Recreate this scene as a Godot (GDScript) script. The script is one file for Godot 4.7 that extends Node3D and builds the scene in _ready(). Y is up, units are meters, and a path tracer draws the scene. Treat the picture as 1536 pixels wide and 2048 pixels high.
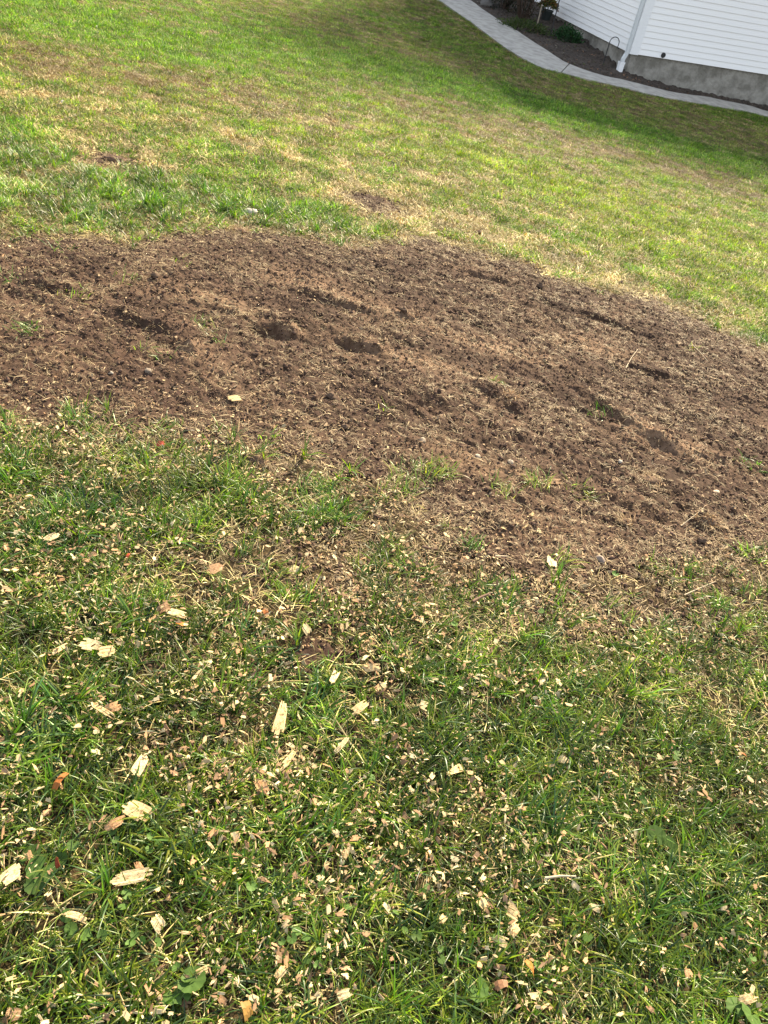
extends Node3D
# A sloping back lawn with a patch of bare raked soil, wood chips in the grass and a white house beyond.

const PITCH := 39.429
const ROLL := 11.582
const FOCAL := 1540.0            # in pixels of the 1536 x 2048 photograph
const EYE := Vector3(0, 1.5, 0)

var rng := RandomNumberGenerator.new()
var cam_x: Vector3
var cam_y: Vector3
var cam_f: Vector3
var n_low := FastNoiseLite.new()
var n_mid := FastNoiseLite.new()
var n_fine := FastNoiseLite.new()
var n_rid := FastNoiseLite.new()
var soil_poly := PackedVector2Array()
var soil_grid := PackedFloat32Array()
var sg_w := 0
var sg_h := 0
const SG_X := -4.2
const SG_Z := -6.6
const SG_S := 0.04
var path_near: Array[Vector2] = []
var path_far: Array[Vector2] = []
var blobs: Array = []
var bumps: Array = []
var used := {}
var M := {}

# ---------------------------------------------------------------- small helpers
func numbered(called: String) -> String:
	var k: int = used.get(called, 0)
	used[called] = k + 1
	return called if k == 0 else "%s_%03d" % [called, k]

func tag(o: Node, label := "", category := "", group := "", kind := "") -> Node:
	if label: o.set_meta("label", label)
	if category: o.set_meta("category", category)
	if group: o.set_meta("group", group)
	if kind: o.set_meta("kind", kind)
	return o

func thing(called: String, at: Vector3, label := "", category := "", group := "") -> Node3D:
	var o := Node3D.new()
	o.name = numbered(called)
	o.position = at
	add_child(o, true)
	tag(o, label, category, group)
	return o

func part(called: String, mesh: Mesh, mat: Material, parent: Node = null, xf := Transform3D.IDENTITY) -> MeshInstance3D:
	var o := MeshInstance3D.new()
	o.name = called if parent else numbered(called)
	o.mesh = mesh
	if mat: o.material_override = mat
	o.transform = xf
	(parent if parent else self).add_child(o, true)
	return o

func scatter(called: String, mesh: Mesh, mat: Material, xs: Array, cs: PackedColorArray, parent: Node) -> void:
	if xs.is_empty(): return
	var mm := MultiMesh.new()
	mm.transform_format = MultiMesh.TRANSFORM_3D
	mm.use_colors = true
	mm.mesh = mesh
	mm.instance_count = xs.size()
	for i in xs.size():
		mm.set_instance_transform(i, xs[i])
		mm.set_instance_color(i, cs[i])
	var o := MultiMeshInstance3D.new()
	o.name = called
	o.multimesh = mm
	o.material_override = mat
	parent.add_child(o, true)
	o.set_meta("kind", "stuff")

func lin(r: float, g: float, b: float) -> Color:
	return Color(r, g, b).linear_to_srgb()

class MB:
	var v := PackedVector3Array()
	var n := PackedVector3Array()
	var c := PackedColorArray()
	var u := PackedVector2Array()
	var ix := PackedInt32Array()
	func vert(p: Vector3, nn: Vector3, col := Color.WHITE, uv := Vector2.ZERO) -> int:
		v.append(p); n.append(nn); c.append(col); u.append(uv)
		return v.size() - 1
	func tri(a: int, b: int, d: int) -> void:
		ix.append(a); ix.append(b); ix.append(d)
	func flat(pts: Array, col := Color.WHITE) -> void:
		var nn: Vector3 = -(pts[1] - pts[0]).cross(pts[2] - pts[0]).normalized()
		var s := v.size()
		for p in pts: vert(p, nn, col, Vector2(p.x, p.z))
		for i in range(1, pts.size() - 1): tri(s, s + i, s + i + 1)
	func box(lo: Vector3, hi: Vector3, col := Color.WHITE) -> void:
		var a := lo; var b := hi
		flat([Vector3(a.x, a.y, b.z), Vector3(a.x, b.y, b.z), Vector3(b.x, b.y, b.z), Vector3(b.x, a.y, b.z)], col)
		flat([Vector3(b.x, a.y, a.z), Vector3(b.x, b.y, a.z), Vector3(a.x, b.y, a.z), Vector3(a.x, a.y, a.z)], col)
		flat([Vector3(a.x, a.y, a.z), Vector3(a.x, b.y, a.z), Vector3(a.x, b.y, b.z), Vector3(a.x, a.y, b.z)], col)
		flat([Vector3(b.x, a.y, b.z), Vector3(b.x, b.y, b.z), Vector3(b.x, b.y, a.z), Vector3(b.x, a.y, a.z)], col)
		flat([Vector3(a.x, b.y, b.z), Vector3(a.x, b.y, a.z), Vector3(b.x, b.y, a.z), Vector3(b.x, b.y, b.z)], col)
		flat([Vector3(a.x, a.y, a.z), Vector3(a.x, a.y, b.z), Vector3(b.x, a.y, b.z), Vector3(b.x, a.y, a.z)], col)
	func tube(pts: Array, r0: float, r1: float, sides := 7, col := Color.WHITE) -> void:
		var s := v.size()
		for i in pts.size():
			var a: Vector3 = pts[max(i - 1, 0)]; var b: Vector3 = pts[min(i + 1, pts.size() - 1)]
			var t := (b - a).normalized()
			var x := t.cross(Vector3(0.31, 0.2, 0.93)).normalized(); var y := t.cross(x)
			var r := lerpf(r0, r1, float(i) / (pts.size() - 1))
			for k in sides:
				var d := x * cos(TAU * k / sides) + y * sin(TAU * k / sides)
				vert(pts[i] + d * r, d, col)
		for i in pts.size() - 1:
			for k in sides:
				var a := s + i * sides + k; var b := s + i * sides + (k + 1) % sides
				tri(a, b, b + sides); tri(a, b + sides, a + sides)
		for e in [0, pts.size() - 1]:
			var q := vert(pts[e], (pts[e] - pts[abs(e - 1)]).normalized(), col)
			for k in sides: tri(q, s + e * sides + k, s + e * sides + (k + 1) % sides)
	func smooth() -> void:
		var acc := PackedVector3Array(); acc.resize(v.size())
		for i in range(0, ix.size(), 3):
			var fn := -(v[ix[i + 1]] - v[ix[i]]).cross(v[ix[i + 2]] - v[ix[i]])
			for k in 3: acc[ix[i + k]] += fn
		for i in v.size(): n[i] = acc[i].normalized()
	func mesh() -> ArrayMesh:
		for i in range(0, ix.size(), 3):          # wind every face to suit its normals
			var p := v[ix[i]]
			if (v[ix[i + 1]] - p).cross(v[ix[i + 2]] - p).dot(n[ix[i]] + n[ix[i + 1]] + n[ix[i + 2]]) > 0.0:
				var t := ix[i + 1]
				ix[i + 1] = ix[i + 2]
				ix[i + 2] = t
		var a := []; a.resize(Mesh.ARRAY_MAX)
		a[Mesh.ARRAY_VERTEX] = v; a[Mesh.ARRAY_NORMAL] = n; a[Mesh.ARRAY_COLOR] = c; a[Mesh.ARRAY_TEX_UV] = u; a[Mesh.ARRAY_INDEX] = ix
		var m := ArrayMesh.new()
		m.add_surface_from_arrays(Mesh.PRIMITIVE_TRIANGLES, a)
		return m

# ---------------------------------------------------------------- the lie of the land
func g(x: float, z: float) -> float:
	return -0.06 * x + 0.052 * z + 0.08 * log(1.0 + exp(-(z + 16.0) / 0.8)) - 0.075 * smoothstep(2.6, 4.4, x) * smoothstep(-15.0, -18.0, z)

func ray(px: float, py: float) -> Vector3:
	return cam_f + cam_x * ((px - 768.0) / FOCAL) - cam_y * ((py - 1024.0) / FOCAL)

func gp(px: float, py: float) -> Vector3:          # the place on the ground seen there
	var d := ray(px, py)
	var a := 0.3
	var b := 0.3
	while b < 80.0:
		var q := EYE + d * b
		if q.y < g(q.x, q.z): break
		a = b
		b *= 1.06
	for i in 24:
		var m := (a + b) / 2
		var q := EYE + d * m
		if q.y > g(q.x, q.z): a = m
		else: b = m
	return EYE + d * a

func gp2(px: float, py: float) -> Vector2:
	var p := gp(px, py)
	return Vector2(p.x, p.z)

func seen(p: Vector3, m: float) -> bool:
	var q := p - EYE
	var d := q.dot(cam_f)
	if d < 0.2: return false
	var x := 768.0 + FOCAL * q.dot(cam_x) / d
	var y := 1024.0 - FOCAL * q.dot(cam_y) / d
	return x > -m and x < 1536 + m and y > -m * 0.4 and y < 2048 + m * 0.6

func pix(p: Vector3) -> Vector2:
	var q := p - EYE
	var d := q.dot(cam_f)
	return Vector2(768.0 + FOCAL * q.dot(cam_x) / d, 1024.0 - FOCAL * q.dot(cam_y) / d)

func seg_dist(p: Vector2, a: Vector2, b: Vector2) -> float:
	var ab := b - a
	var t := clampf((p - a).dot(ab) / ab.length_squared(), 0, 1)
	return p.distance_to(a + ab * t)

func make_soil() -> void:
	for q in [[-330, 500], [-150, 470], [0, 480], [60, 464], [130, 474], [260, 482], [330, 464], [470, 462], [560, 466], [650, 482], [720, 489], [790, 480], [850, 474], [930, 496], [1030, 520], [1130, 562], [1200, 580], [1310, 596], [1400, 642], [1500, 692], [1640, 745], [1800, 900], [1750, 1060], [1600, 1110], [1450, 1100], [1380, 1128], [1300, 1152], [1100, 1150], [960, 1120], [860, 1050], [800, 1000], [720, 955], [640, 930], [560, 905], [400, 888], [250, 864], [160, 838], [60, 850], [-120, 860], [-330, 800]]:
		soil_poly.append(gp2(q[0], q[1]))
	var spots := []
	for q in [[625, 1300, 0.075], [500, 1150, 0.085], [600, 1165, 0.06], [230, 318, 0.16], [432, 148, 0.12], [745, 405, 0.2], [510, 925, 0.06], [880, 352, 0.1]]:
		spots.append([gp2(q[0], q[1]), q[2]])
	sg_w = int(8.6 / SG_S)
	sg_h = int(6.6 / SG_S)
	soil_grid.resize(sg_w * sg_h)
	for j in sg_h:
		for i in sg_w:
			var p := Vector2(SG_X + i * SG_S, SG_Z + j * SG_S)
			var d := 9.0
			for k in soil_poly.size():
				d = minf(d, seg_dist(p, soil_poly[k], soil_poly[(k + 1) % soil_poly.size()]))
			if not Geometry2D.is_point_in_polygon(p, soil_poly): d = -d
			for s in spots: d = maxf(d, s[1] - p.distance_to(s[0]))
			soil_grid[j * sg_w + i] = d

func soil_d(x: float, z: float) -> float:          # metres inside the bare patch (negative outside)
	var u := (x - SG_X) / SG_S
	var w := (z - SG_Z) / SG_S
	if u < 0 or w < 0 or u >= sg_w - 1 or w >= sg_h - 1:
		return -1.0
	var i := int(u)
	var j := int(w)
	var a := soil_grid[j * sg_w + i]
	var b := soil_grid[j * sg_w + i + 1]
	var c := soil_grid[(j + 1) * sg_w + i]
	var d := soil_grid[(j + 1) * sg_w + i + 1]
	return lerpf(lerpf(a, b, u - i), lerpf(c, d, u - i), w - j)

func soil_e(x: float, z: float) -> float:          # the same with a ragged edge
	return soil_d(x, z) + 0.09 * n_mid.get_noise_2d(x * 2.2, z * 2.2) + 0.05 * n_fine.get_noise_2d(x * 1.5, z * 1.5)

func relief(x: float, z: float) -> float:
	var h := 0.016 * n_low.get_noise_2d(x * 3.0, z * 3.0) + 0.007 * n_mid.get_noise_2d(x * 2.2 + z * 1.0, z * 4.0 - x)
	h += 0.007 * n_rid.get_noise_2d(x * 1.2 + 40, z * 2.2) + 0.009 * n_fine.get_noise_2d(x * 1.5, z * 2.0) + 0.009 * n_fine.get_noise_2d(x * 4.2 + 9, z * 5.0)
	for b in bumps:
		var dx: float = x - b[0]
		var dz: float = z - b[1]
		if absf(dx) > 0.45 or absf(dz) > 0.45: continue
		var a: float = (dx * b[5] + dz * b[6]) / b[2]
		var c: float = (dz * b[5] - dx * b[6]) / b[3]
		h += b[4] * exp(-pow(a * a + c * c, 1.9))
	return h

func bump(px: float, py: float, long: float, wide: float, high: float, px2 := -1.0, py2 := -1.0) -> void:
	var p := gp2(px, py)
	var dir := Vector2(1, 0)
	if px2 >= 0: dir = (gp2(px2, py2) - p).normalized()
	bumps.append([p.x, p.y, long, wide, high if high > 0 or high < -0.045 else high * 0.6, dir.x, dir.y])

func soil_y(x: float, z: float) -> float:
	return g(x, z) + relief(x, z) * smoothstep(-0.05, 0.25, soil_d(x, z))

func top_y(x: float, z: float) -> float:
	return soil_y(x, z) if soil_e(x, z) > 0.0 else g(x, z)

func beyond_path(p: Vector2) -> float:             # metres past the lawn-side edge of the path; negative on the lawn
	var best := 99.0
	var side := -1.0
	for k in path_near.size() - 1:
		var a := path_near[k]
		var b := path_near[k + 1]
		var d := seg_dist(p, a, b)
		if d < best:
			best = d
			side = signf((b - a).cross(p - a))
	return best * -side

func lawn_blob(kind: String, px: float, py: float, rx: float, ry: float, k := 1.0) -> void:
	var p := gp2(px, py)
	var a := gp2(px + rx, py)
	var b := gp2(px, py + ry)
	blobs.append([kind, p, (a - p) / (a - p).length_squared(), (b - p) / maxf((b - p).length_squared(), 1e-6), k])

# ---------------------------------------------------------------- materials
func plain(c: Color, rough := 0.8, vert := false) -> StandardMaterial3D:
	var m := StandardMaterial3D.new()
	m.albedo_color = c
	m.roughness = rough
	m.vertex_color_use_as_albedo = vert
	m.cull_mode = BaseMaterial3D.CULL_DISABLED
	return m

func noise_tex(freq: float, lo: Color, hi: Color, seed_: int, size := 512, mid = null) -> ImageTexture:
	var f := FastNoiseLite.new()
	f.seed = seed_
	f.noise_type = FastNoiseLite.TYPE_SIMPLEX_SMOOTH
	f.frequency = freq
	f.fractal_octaves = 5
	f.fractal_gain = 0.6
	var im := f.get_seamless_image(size, size)
	var out := Image.create_empty(size, size, false, Image.FORMAT_RGB8)
	for y in size:
		for x in size:
			var t := im.get_pixel(x, y).r
			t = clampf((t - 0.5) * 1.7 + 0.5, 0, 1)
			var c: Color
			if mid == null: c = lo.lerp(hi, t)
			elif t < 0.5: c = lo.lerp(mid, t * 2)
			else: c = (mid as Color).lerp(hi, t * 2 - 1)
			out.set_pixel(x, y, c)
	return ImageTexture.create_from_image(out)

func bump_tex(freq: float, seed_: int, strength: float, size := 512) -> ImageTexture:
	var f := FastNoiseLite.new()
	f.seed = seed_
	f.frequency = freq
	f.fractal_octaves = 5
	f.fractal_gain = 0.65
	var im := f.get_seamless_image(size, size)
	im.convert(Image.FORMAT_RGBA8)
	im.bump_map_to_normal_map(strength)
	return ImageTexture.create_from_image(im)

func make_materials() -> void:
	var soil := plain(Color.WHITE, 0.95, true)
	soil.albedo_texture = noise_tex(0.02, lin(0.50, 0.46, 0.42), lin(1.0, 0.96, 0.90), 5, 512, lin(0.8, 0.76, 0.7))
	soil.normal_enabled = true
	soil.normal_texture = bump_tex(0.03, 8, 6.0)
	soil.normal_scale = 0.8
	soil.uv1_scale = Vector3(2.1, 2.1, 2.1)
	soil.metallic_specular = 0.25
	M.soil = soil
	var thatch := plain(Color.WHITE, 0.95, true)
	thatch.albedo_texture = noise_tex(0.03, lin(0.35, 0.32, 0.28), lin(1.4, 1.25, 0.9), 15, 512, lin(0.75, 0.7, 0.55))
	thatch.normal_enabled = true
	thatch.normal_texture = bump_tex(0.05, 18, 6.0)
	thatch.uv1_scale = Vector3(1.7, 1.7, 1.7)
	thatch.metallic_specular = 0.2
	M.thatch = thatch
	var gr := plain(Color.WHITE, 0.36, true)
	gr.metallic_specular = 0.55
	gr.backlight_enabled = true
	gr.backlight = Color(0.85, 1.0, 0.35)
	M.grass = gr
	var grf: StandardMaterial3D = gr.duplicate()
	grf.roughness = 0.55
	grf.metallic_specular = 0.35
	M.far_grass = grf
	var dry := plain(Color.WHITE, 0.6, true)
	dry.metallic_specular = 0.35
	dry.backlight_enabled = true
	dry.backlight = Color(0.6, 0.5, 0.35)
	M.dry = dry
	var leaf := plain(Color.WHITE, 0.55, true)
	leaf.metallic_specular = 0.22
	leaf.backlight_enabled = true
	leaf.backlight = Color(0.6, 0.75, 0.25)
	M.leaf = leaf
	var chip := plain(Color.WHITE, 0.75, true)
	chip.albedo_texture = noise_tex(0.02, lin(0.55, 0.42, 0.30), lin(1, 1, 0.97), 25, 256, lin(0.9, 0.86, 0.78))
	chip.uv1_scale = Vector3(14, 40, 14)
	chip.normal_enabled = true
	chip.normal_texture = bump_tex(0.04, 28, 4.0, 256)
	chip.metallic_specular = 0.3
	M.chip = chip
	var crumb := plain(Color.WHITE, 0.95, true)
	crumb.metallic_specular = 0.2
	M.crumb = crumb
	var conc := plain(Color.WHITE, 0.85, true)
	conc.albedo_texture = noise_tex(0.02, lin(0.27, 0.25, 0.222), lin(0.41, 0.38, 0.335), 35, 512, lin(0.345, 0.32, 0.283))
	conc.normal_enabled = true
	conc.normal_texture = bump_tex(0.06, 38, 2.0)
	conc.normal_scale = 0.2
	conc.uv1_scale = Vector3(0.37, 0.37, 0.37)
	M.concrete = conc
	var found := plain(Color.WHITE, 0.9)
	found.albedo_texture = noise_tex(0.008, lin(0.17, 0.16, 0.135), lin(0.30, 0.285, 0.25), 45, 512, lin(0.235, 0.222, 0.193))
	found.normal_enabled = true
	found.normal_texture = bump_tex(0.012, 48, 8.0)
	found.uv1_triplanar = true
	found.uv1_scale = Vector3(0.7, 0.7, 0.7)
	M.foundation = found
	var vinyl := plain(lin(0.88, 0.88, 0.875), 0.5)
	vinyl.normal_enabled = true
	vinyl.normal_texture = bump_tex(0.01, 58, 1.0, 256)
	vinyl.normal_scale = 0.25
	vinyl.uv1_triplanar = true
	vinyl.uv1_scale = Vector3(0.7, 5.0, 0.7)
	M.vinyl = vinyl
	M.white = plain(lin(0.82, 0.83, 0.84), 0.4)
	M.pipe = plain(lin(0.62, 0.65, 0.66), 0.4)
	M.black = plain(lin(0.012, 0.012, 0.013), 0.5)
	var iron := plain(lin(0.018, 0.018, 0.02), 0.6)
	M.iron = iron
	var mulch := plain(Color.WHITE, 0.95, true)
	mulch.albedo_texture = noise_tex(0.03, lin(0.35, 0.32, 0.3), lin(1.3, 1.15, 1.0), 65, 512, lin(0.8, 0.75, 0.7))
	mulch.normal_enabled = true
	mulch.normal_texture = bump_tex(0.05, 68, 7.0)
	M.mulch = mulch
	M.roof = plain(lin(0.07, 0.07, 0.075), 0.9)
	M.wood = plain(lin(0.32, 0.27, 0.2), 0.8)
	M.pot = plain(lin(0.025, 0.035, 0.033), 0.55)
	M.bark = plain(lin(0.07, 0.05, 0.038), 0.9, true)
	M.stone = plain(Color.WHITE, 0.85, true)

# ---------------------------------------------------------------- shapes of small things
func add_blade(b: MB, base: Vector3, az: float, lean: float, length: float, width: float, droop: float, col: Color, segs: int, twist := 0.0) -> void:
	var p := base
	var dirh := Vector3(cos(az), 0, sin(az))
	var s := b.v.size()
	var th := lean
	var step := length / segs
	for i in segs + 1:
		var t := float(i) / segs
		var tang := dirh * sin(th) + Vector3.UP * cos(th)
		var side := dirh.cross(Vector3.UP).rotated(tang.normalized(), twist * t)
		var nn := side.cross(tang).normalized()
		var w := width * (0.75 + 0.5 * t if t < 0.5 else 1.0) * (1.0 - pow(t, 3.0)) * 0.5
		if i < segs:
			b.vert(p - side * w, (nn - side * 0.5).normalized(), col)
			b.vert(p + side * w, (nn + side * 0.5).normalized(), col)
		else:
			b.vert(p, nn, col)
		p += tang * step
		th += droop / segs
	for i in segs - 1:
		var a := s + i * 2
		b.tri(a, a + 1, a + 3)
		b.tri(a, a + 3, a + 2)
	var e := s + (segs - 1) * 2
	b.tri(e, e + 1, e + 2)

func tuft(count: int, radius: float, len0: float, len1: float, width: float, lean0: float, lean1: float, pal: Array, segs: int) -> ArrayMesh:
	var b := MB.new()
	var comb := rng.randf() * TAU
	for i in count:
		var a := rng.randf() * TAU
		var r := radius * sqrt(rng.randf())
		var az := comb + rng.randfn(0, 1.3)
		var c: Color = pal[rng.randi() % pal.size()]
		var k := 0.45 + 1.1 * rng.randf() * rng.randf_range(0.6, 1.2)
		c = Color(c.r * k, c.g * k, c.b * k)
		add_blade(b, Vector3(cos(a) * r, -0.004, sin(a) * r), az, rng.randf_range(lean0, lean1), rng.randf_range(len0, len1), width * rng.randf_range(0.7, 1.25), rng.randf_range(0.2, 1.3), c, segs, rng.randf_range(-1.2, 1.2))
	return b.mesh()

func chip_mesh(long: float, wide: float, thick: float, curl: float, ragged: float, tint: Color, strips := 4) -> ArrayMesh:
	# a flake split along the grain: thin strips side by side, each breaking off at its own length, slightly bent
	var b := MB.new()
	var segs := 3
	var taper0 := rng.randf_range(0.35, 1.0)
	var taper1 := rng.randf_range(0.35, 1.0)
	var skew := rng.randf_range(-0.25, 0.25)
	var twist := rng.randf_range(-0.25, 0.25) * wide
	var cuts := []
	for k in strips + 1: cuts.append((float(k) + (rng.randf_range(-0.3, 0.3) if k > 0 and k < strips else 0.0)) / strips - 0.5)
	var lift := []
	for k in strips + 1: lift.append(rng.randf_range(-0.06, 0.10) * wide / strips)
	for k in strips:
		var outer: float = absf(k + 0.5 - strips * 0.5) / (strips * 0.5)
		var x0 := -0.5 + rng.randf_range(0, ragged * 0.5) + 0.10 * outer * ragged
		var x1 := 0.5 - rng.randf_range(0, ragged * 0.5) - 0.10 * outer * ragged
		var v := rng.randf_range(0.82, 1.06)
		var c := Color(tint.r * v, tint.g * v, tint.b * v)
		var q := []
		for i in segs + 1:
			var t := float(i) / segs
			var row := []
			for e in 2:
				var tt := lerpf(x0, x1, t)
				if i == 0: tt += rng.randf_range(0, 0.10) * ragged
				if i == segs: tt -= rng.randf_range(0, 0.10) * ragged
				var w := wide * lerpf(taper0, taper1, tt + 0.5) * (1.0 - 0.25 * pow(absf(tt) * 2.0, 3.0))
				var z: float = cuts[k + e] * w
				var y: float = curl * (1.0 - 4.0 * tt * tt) * long + lift[k + e] + twist * tt * cuts[k + e] * 2.0
				row.append(Vector3(tt * long, y, z + skew * tt * wide))
			q.append(row)
		var dn := Vector3(0, -thick, 0)
		for i in segs:
			b.flat([q[i][0], q[i][1], q[i + 1][1], q[i + 1][0]], c)
			b.flat([q[i][0] + dn, q[i + 1][0] + dn, q[i + 1][1] + dn, q[i][1] + dn], c)
			if k == 0: b.flat([q[i][0], q[i + 1][0], q[i + 1][0] + dn, q[i][0] + dn], c)
			if k == strips - 1: b.flat([q[i][1] + dn, q[i + 1][1] + dn, q[i + 1][1], q[i][1]], c)
		b.flat([q[0][0], q[0][0] + dn, q[0][1] + dn, q[0][1]], c)
		b.flat([q[segs][1], q[segs][1] + dn, q[segs][0] + dn, q[segs][0]], c)
	return b.mesh()

func lump_mesh(rough: float, rings := 5, sides := 7, seed_ := 0, col := Color.WHITE) -> ArrayMesh:
	var b := MB.new()
	var f := FastNoiseLite.new()
	f.seed = 900 + seed_
	f.frequency = 1.1
	f.fractal_octaves = 3
	for i in rings + 1:
		var th := PI * i / rings
		for k in sides:
			var ph := TAU * (k + 0.5 * (i % 2)) / sides
			var d := Vector3(sin(th) * cos(ph), cos(th), sin(th) * sin(ph))
			var r := 1.0 + rough * f.get_noise_3dv(d * 1.2) * 1.6
			b.vert(d * r * Vector3(1, 0.75, 0.9), d, col, Vector2(d.x, d.z) * 0.05)
	for i in rings:
		for k in sides:
			var a := i * sides + k
			var c := i * sides + (k + 1) % sides
			b.tri(a, c, c + sides)
			b.tri(a, c + sides, a + sides)
	b.smooth()
	b.n[0] = Vector3.UP
	return b.mesh()

func round_leaf(r: float, lobes: int, depth: float, notch: float, cup: float, col: Color, vein: Color) -> ArrayMesh:
	# a kidney-shaped scalloped leaf with its stalk end at the origin, lying along +x
	var b := MB.new()
	var nn := 26
	var rows := 3
	var ids := []
	for j in rows + 1:
		var row := []
		for i in nn + 1:
			var t := float(i) / nn
			var a := lerpf(-PI + notch, PI - notch, t)
			var rr := r * (float(j) / rows) * (1.0 + (depth * cos(t * lobes * TAU) if j == rows else 0.0))
			var ve := absf(fposmod(t * 6.0, 1.0) - 0.5) * 2.0
			var y := cup * rr * rr / r + (0.05 * r * (1.0 - ve)) * float(j) / rows - 0.02 * r
			row.append(b.vert(Vector3(r * 0.25 + cos(a) * rr, y, sin(a) * rr), Vector3.UP, vein.lerp(col, clampf(0.35 + ve, 0, 1))))
		ids.append(row)
	for j in rows:
		for i in nn:
			b.tri(ids[j][i], ids[j + 1][i + 1], ids[j + 1][i])
			b.tri(ids[j][i], ids[j][i + 1], ids[j + 1][i + 1])
	b.smooth()
	for i in b.n.size():
		if b.n[i].y < 0: b.n[i] = -b.n[i]
	return b.mesh()

func basis_from(yaw: float, tilt := 0.0, roll := 0.0, s := 1.0) -> Basis:
	return Basis(Vector3.UP, yaw) * Basis(Vector3(0, 0, 1), tilt) * Basis(Vector3(1, 0, 0), roll) * Basis.from_scale(Vector3.ONE * s)

# ---------------------------------------------------------------- building it all
func _ready() -> void:
	rng.seed = 20240917
	var p := deg_to_rad(PITCH)
	var r := deg_to_rad(ROLL)
	cam_f = Vector3(0, -sin(p), -cos(p))
	var u0 := Vector3(0, cos(p), -sin(p))
	cam_x = Vector3(cos(r), 0, 0) + u0 * sin(r)
	cam_y = u0 * cos(r) - Vector3(sin(r), 0, 0)
	var cam := Camera3D.new()
	cam.name = "camera"
	cam.fov = rad_to_deg(2.0 * atan(1024.0 / FOCAL))
	cam.near = 0.05
	cam.far = 600.0
	cam.transform = Transform3D(Basis(cam_x, cam_y, -cam_f), EYE)
	add_child(cam)
	cam.current = true

	var env := Environment.new()
	var sky := Sky.new()
	var sm := ProceduralSkyMaterial.new()
	sm.sky_top_color = lin(0.46, 0.54, 0.66)
	sm.sky_horizon_color = lin(1.0, 1.0, 1.0)
	sm.sky_curve = 0.2
	sm.ground_horizon_color = lin(0.4, 0.42, 0.36)
	sm.ground_bottom_color = lin(0.12, 0.13, 0.08)
	sm.sky_energy_multiplier = 0.74
	sky.sky_material = sm
	env.background_mode = Environment.BG_SKY
	env.sky = sky
	env.tonemap_mode = Environment.TONE_MAPPER_LINEAR
	env.tonemap_exposure = 3.75
	env.sdfgi_enabled = true
	env.ssao_enabled = true
	env.ssil_enabled = true
	var we := WorldEnvironment.new()
	we.name = "environment"
	we.environment = env
	add_child(we)
	var sun := DirectionalLight3D.new()
	sun.name = "sun"
	sun.light_energy = 1.6
	sun.light_color = Color(1.0, 0.93, 0.80)
	sun.light_angular_distance = 3.0
	sun.shadow_enabled = true
	var az := deg_to_rad(18.0)
	var el := deg_to_rad(30.0)
	var to_sun := Vector3(sin(az) * cos(el), sin(el), -cos(az) * cos(el))
	sun.transform = Transform3D(Basis.looking_at(-to_sun, Vector3.UP), Vector3(0, 20, 0))
	add_child(sun)

	n_low.seed = 11; n_low.frequency = 0.5; n_low.fractal_octaves = 3
	n_mid.seed = 12; n_mid.frequency = 2.0; n_mid.fractal_octaves = 3
	n_fine.seed = 13; n_fine.frequency = 9.0; n_fine.fractal_octaves = 3
	n_rid.seed = 14; n_rid.frequency = 2.2; n_rid.fractal_type = FastNoiseLite.FRACTAL_RIDGED; n_rid.fractal_octaves = 3
	make_materials()
	make_soil()
	make_bumps()
	make_path_lines()
	make_lawn_blobs()
	build_ground()
	build_path()
	build_bed()
	build_house()
	build_bed_plants()
	build_shade_trees()
	build_lawn()
	build_soil_litter()
	build_chips()
	build_small_things()
	give_labels()

func make_bumps() -> void:
	bump(538, 664, 0.085, 0.06, -0.05); bump(578, 662, 0.07, 0.045, 0.035, 600, 675); bump(560, 636, 0.13, 0.03, 0.02, 620, 650)
	bump(702, 692, 0.08, 0.055, -0.05); bump(745, 698, 0.05, 0.04, 0.03); bump(790, 684, 0.12, 0.05, -0.03)
	bump(350, 690, 0.07, 0.035, -0.03); bump(385, 694, 0.05, 0.04, 0.03); bump(300, 640, 0.2, 0.06, 0.025)
	bump(955, 648, 0.05, 0.03, -0.035); bump(885, 818, 0.12, 0.04, -0.010); bump(880, 795, 0.18, 0.05, 0.010)
	bump(1205, 645, 0.34, 0.025, -0.014, 1290, 672); bump(1190, 632, 0.34, 0.04, 0.010, 1275, 660)
	bump(805, 632, 0.06, 0.03, 0.03); bump(690, 610, 0.25, 0.04, 0.03); bump(450, 625, 0.16, 0.03, -0.015)
	bump(190, 720, 0.09, 0.04, -0.022); bump(980, 780, 0.08, 0.06, 0.03); bump(1020, 810, 0.06, 0.05, 0.03)
	bump(1270, 850, 0.3, 0.05, 0.03, 1350, 900); bump(1230, 870, 0.26, 0.04, -0.016, 1310, 920); bump(1380, 900, 0.2, 0.06, 0.025)
	bump(1060, 860, 0.25, 0.03, -0.012, 1000, 800); bump(760, 770, 0.3, 0.025, 0.01, 700, 730); bump(1410, 1045, 0.06, 0.05, 0.03)
	bump(950, 550, 0.14, 0.04, -0.03); bump(1130, 800, 0.12, 0.05, -0.012, 1180, 830); bump(1300, 740, 0.2, 0.04, 0.025)
	bump(1220, 1000, 0.12, 0.04, -0.012); bump(100, 570, 0.12, 0.05, 0.03); bump(60, 600, 0.1, 0.05, -0.03); bump(980, 690, 0.1, 0.05, -0.012)

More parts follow.
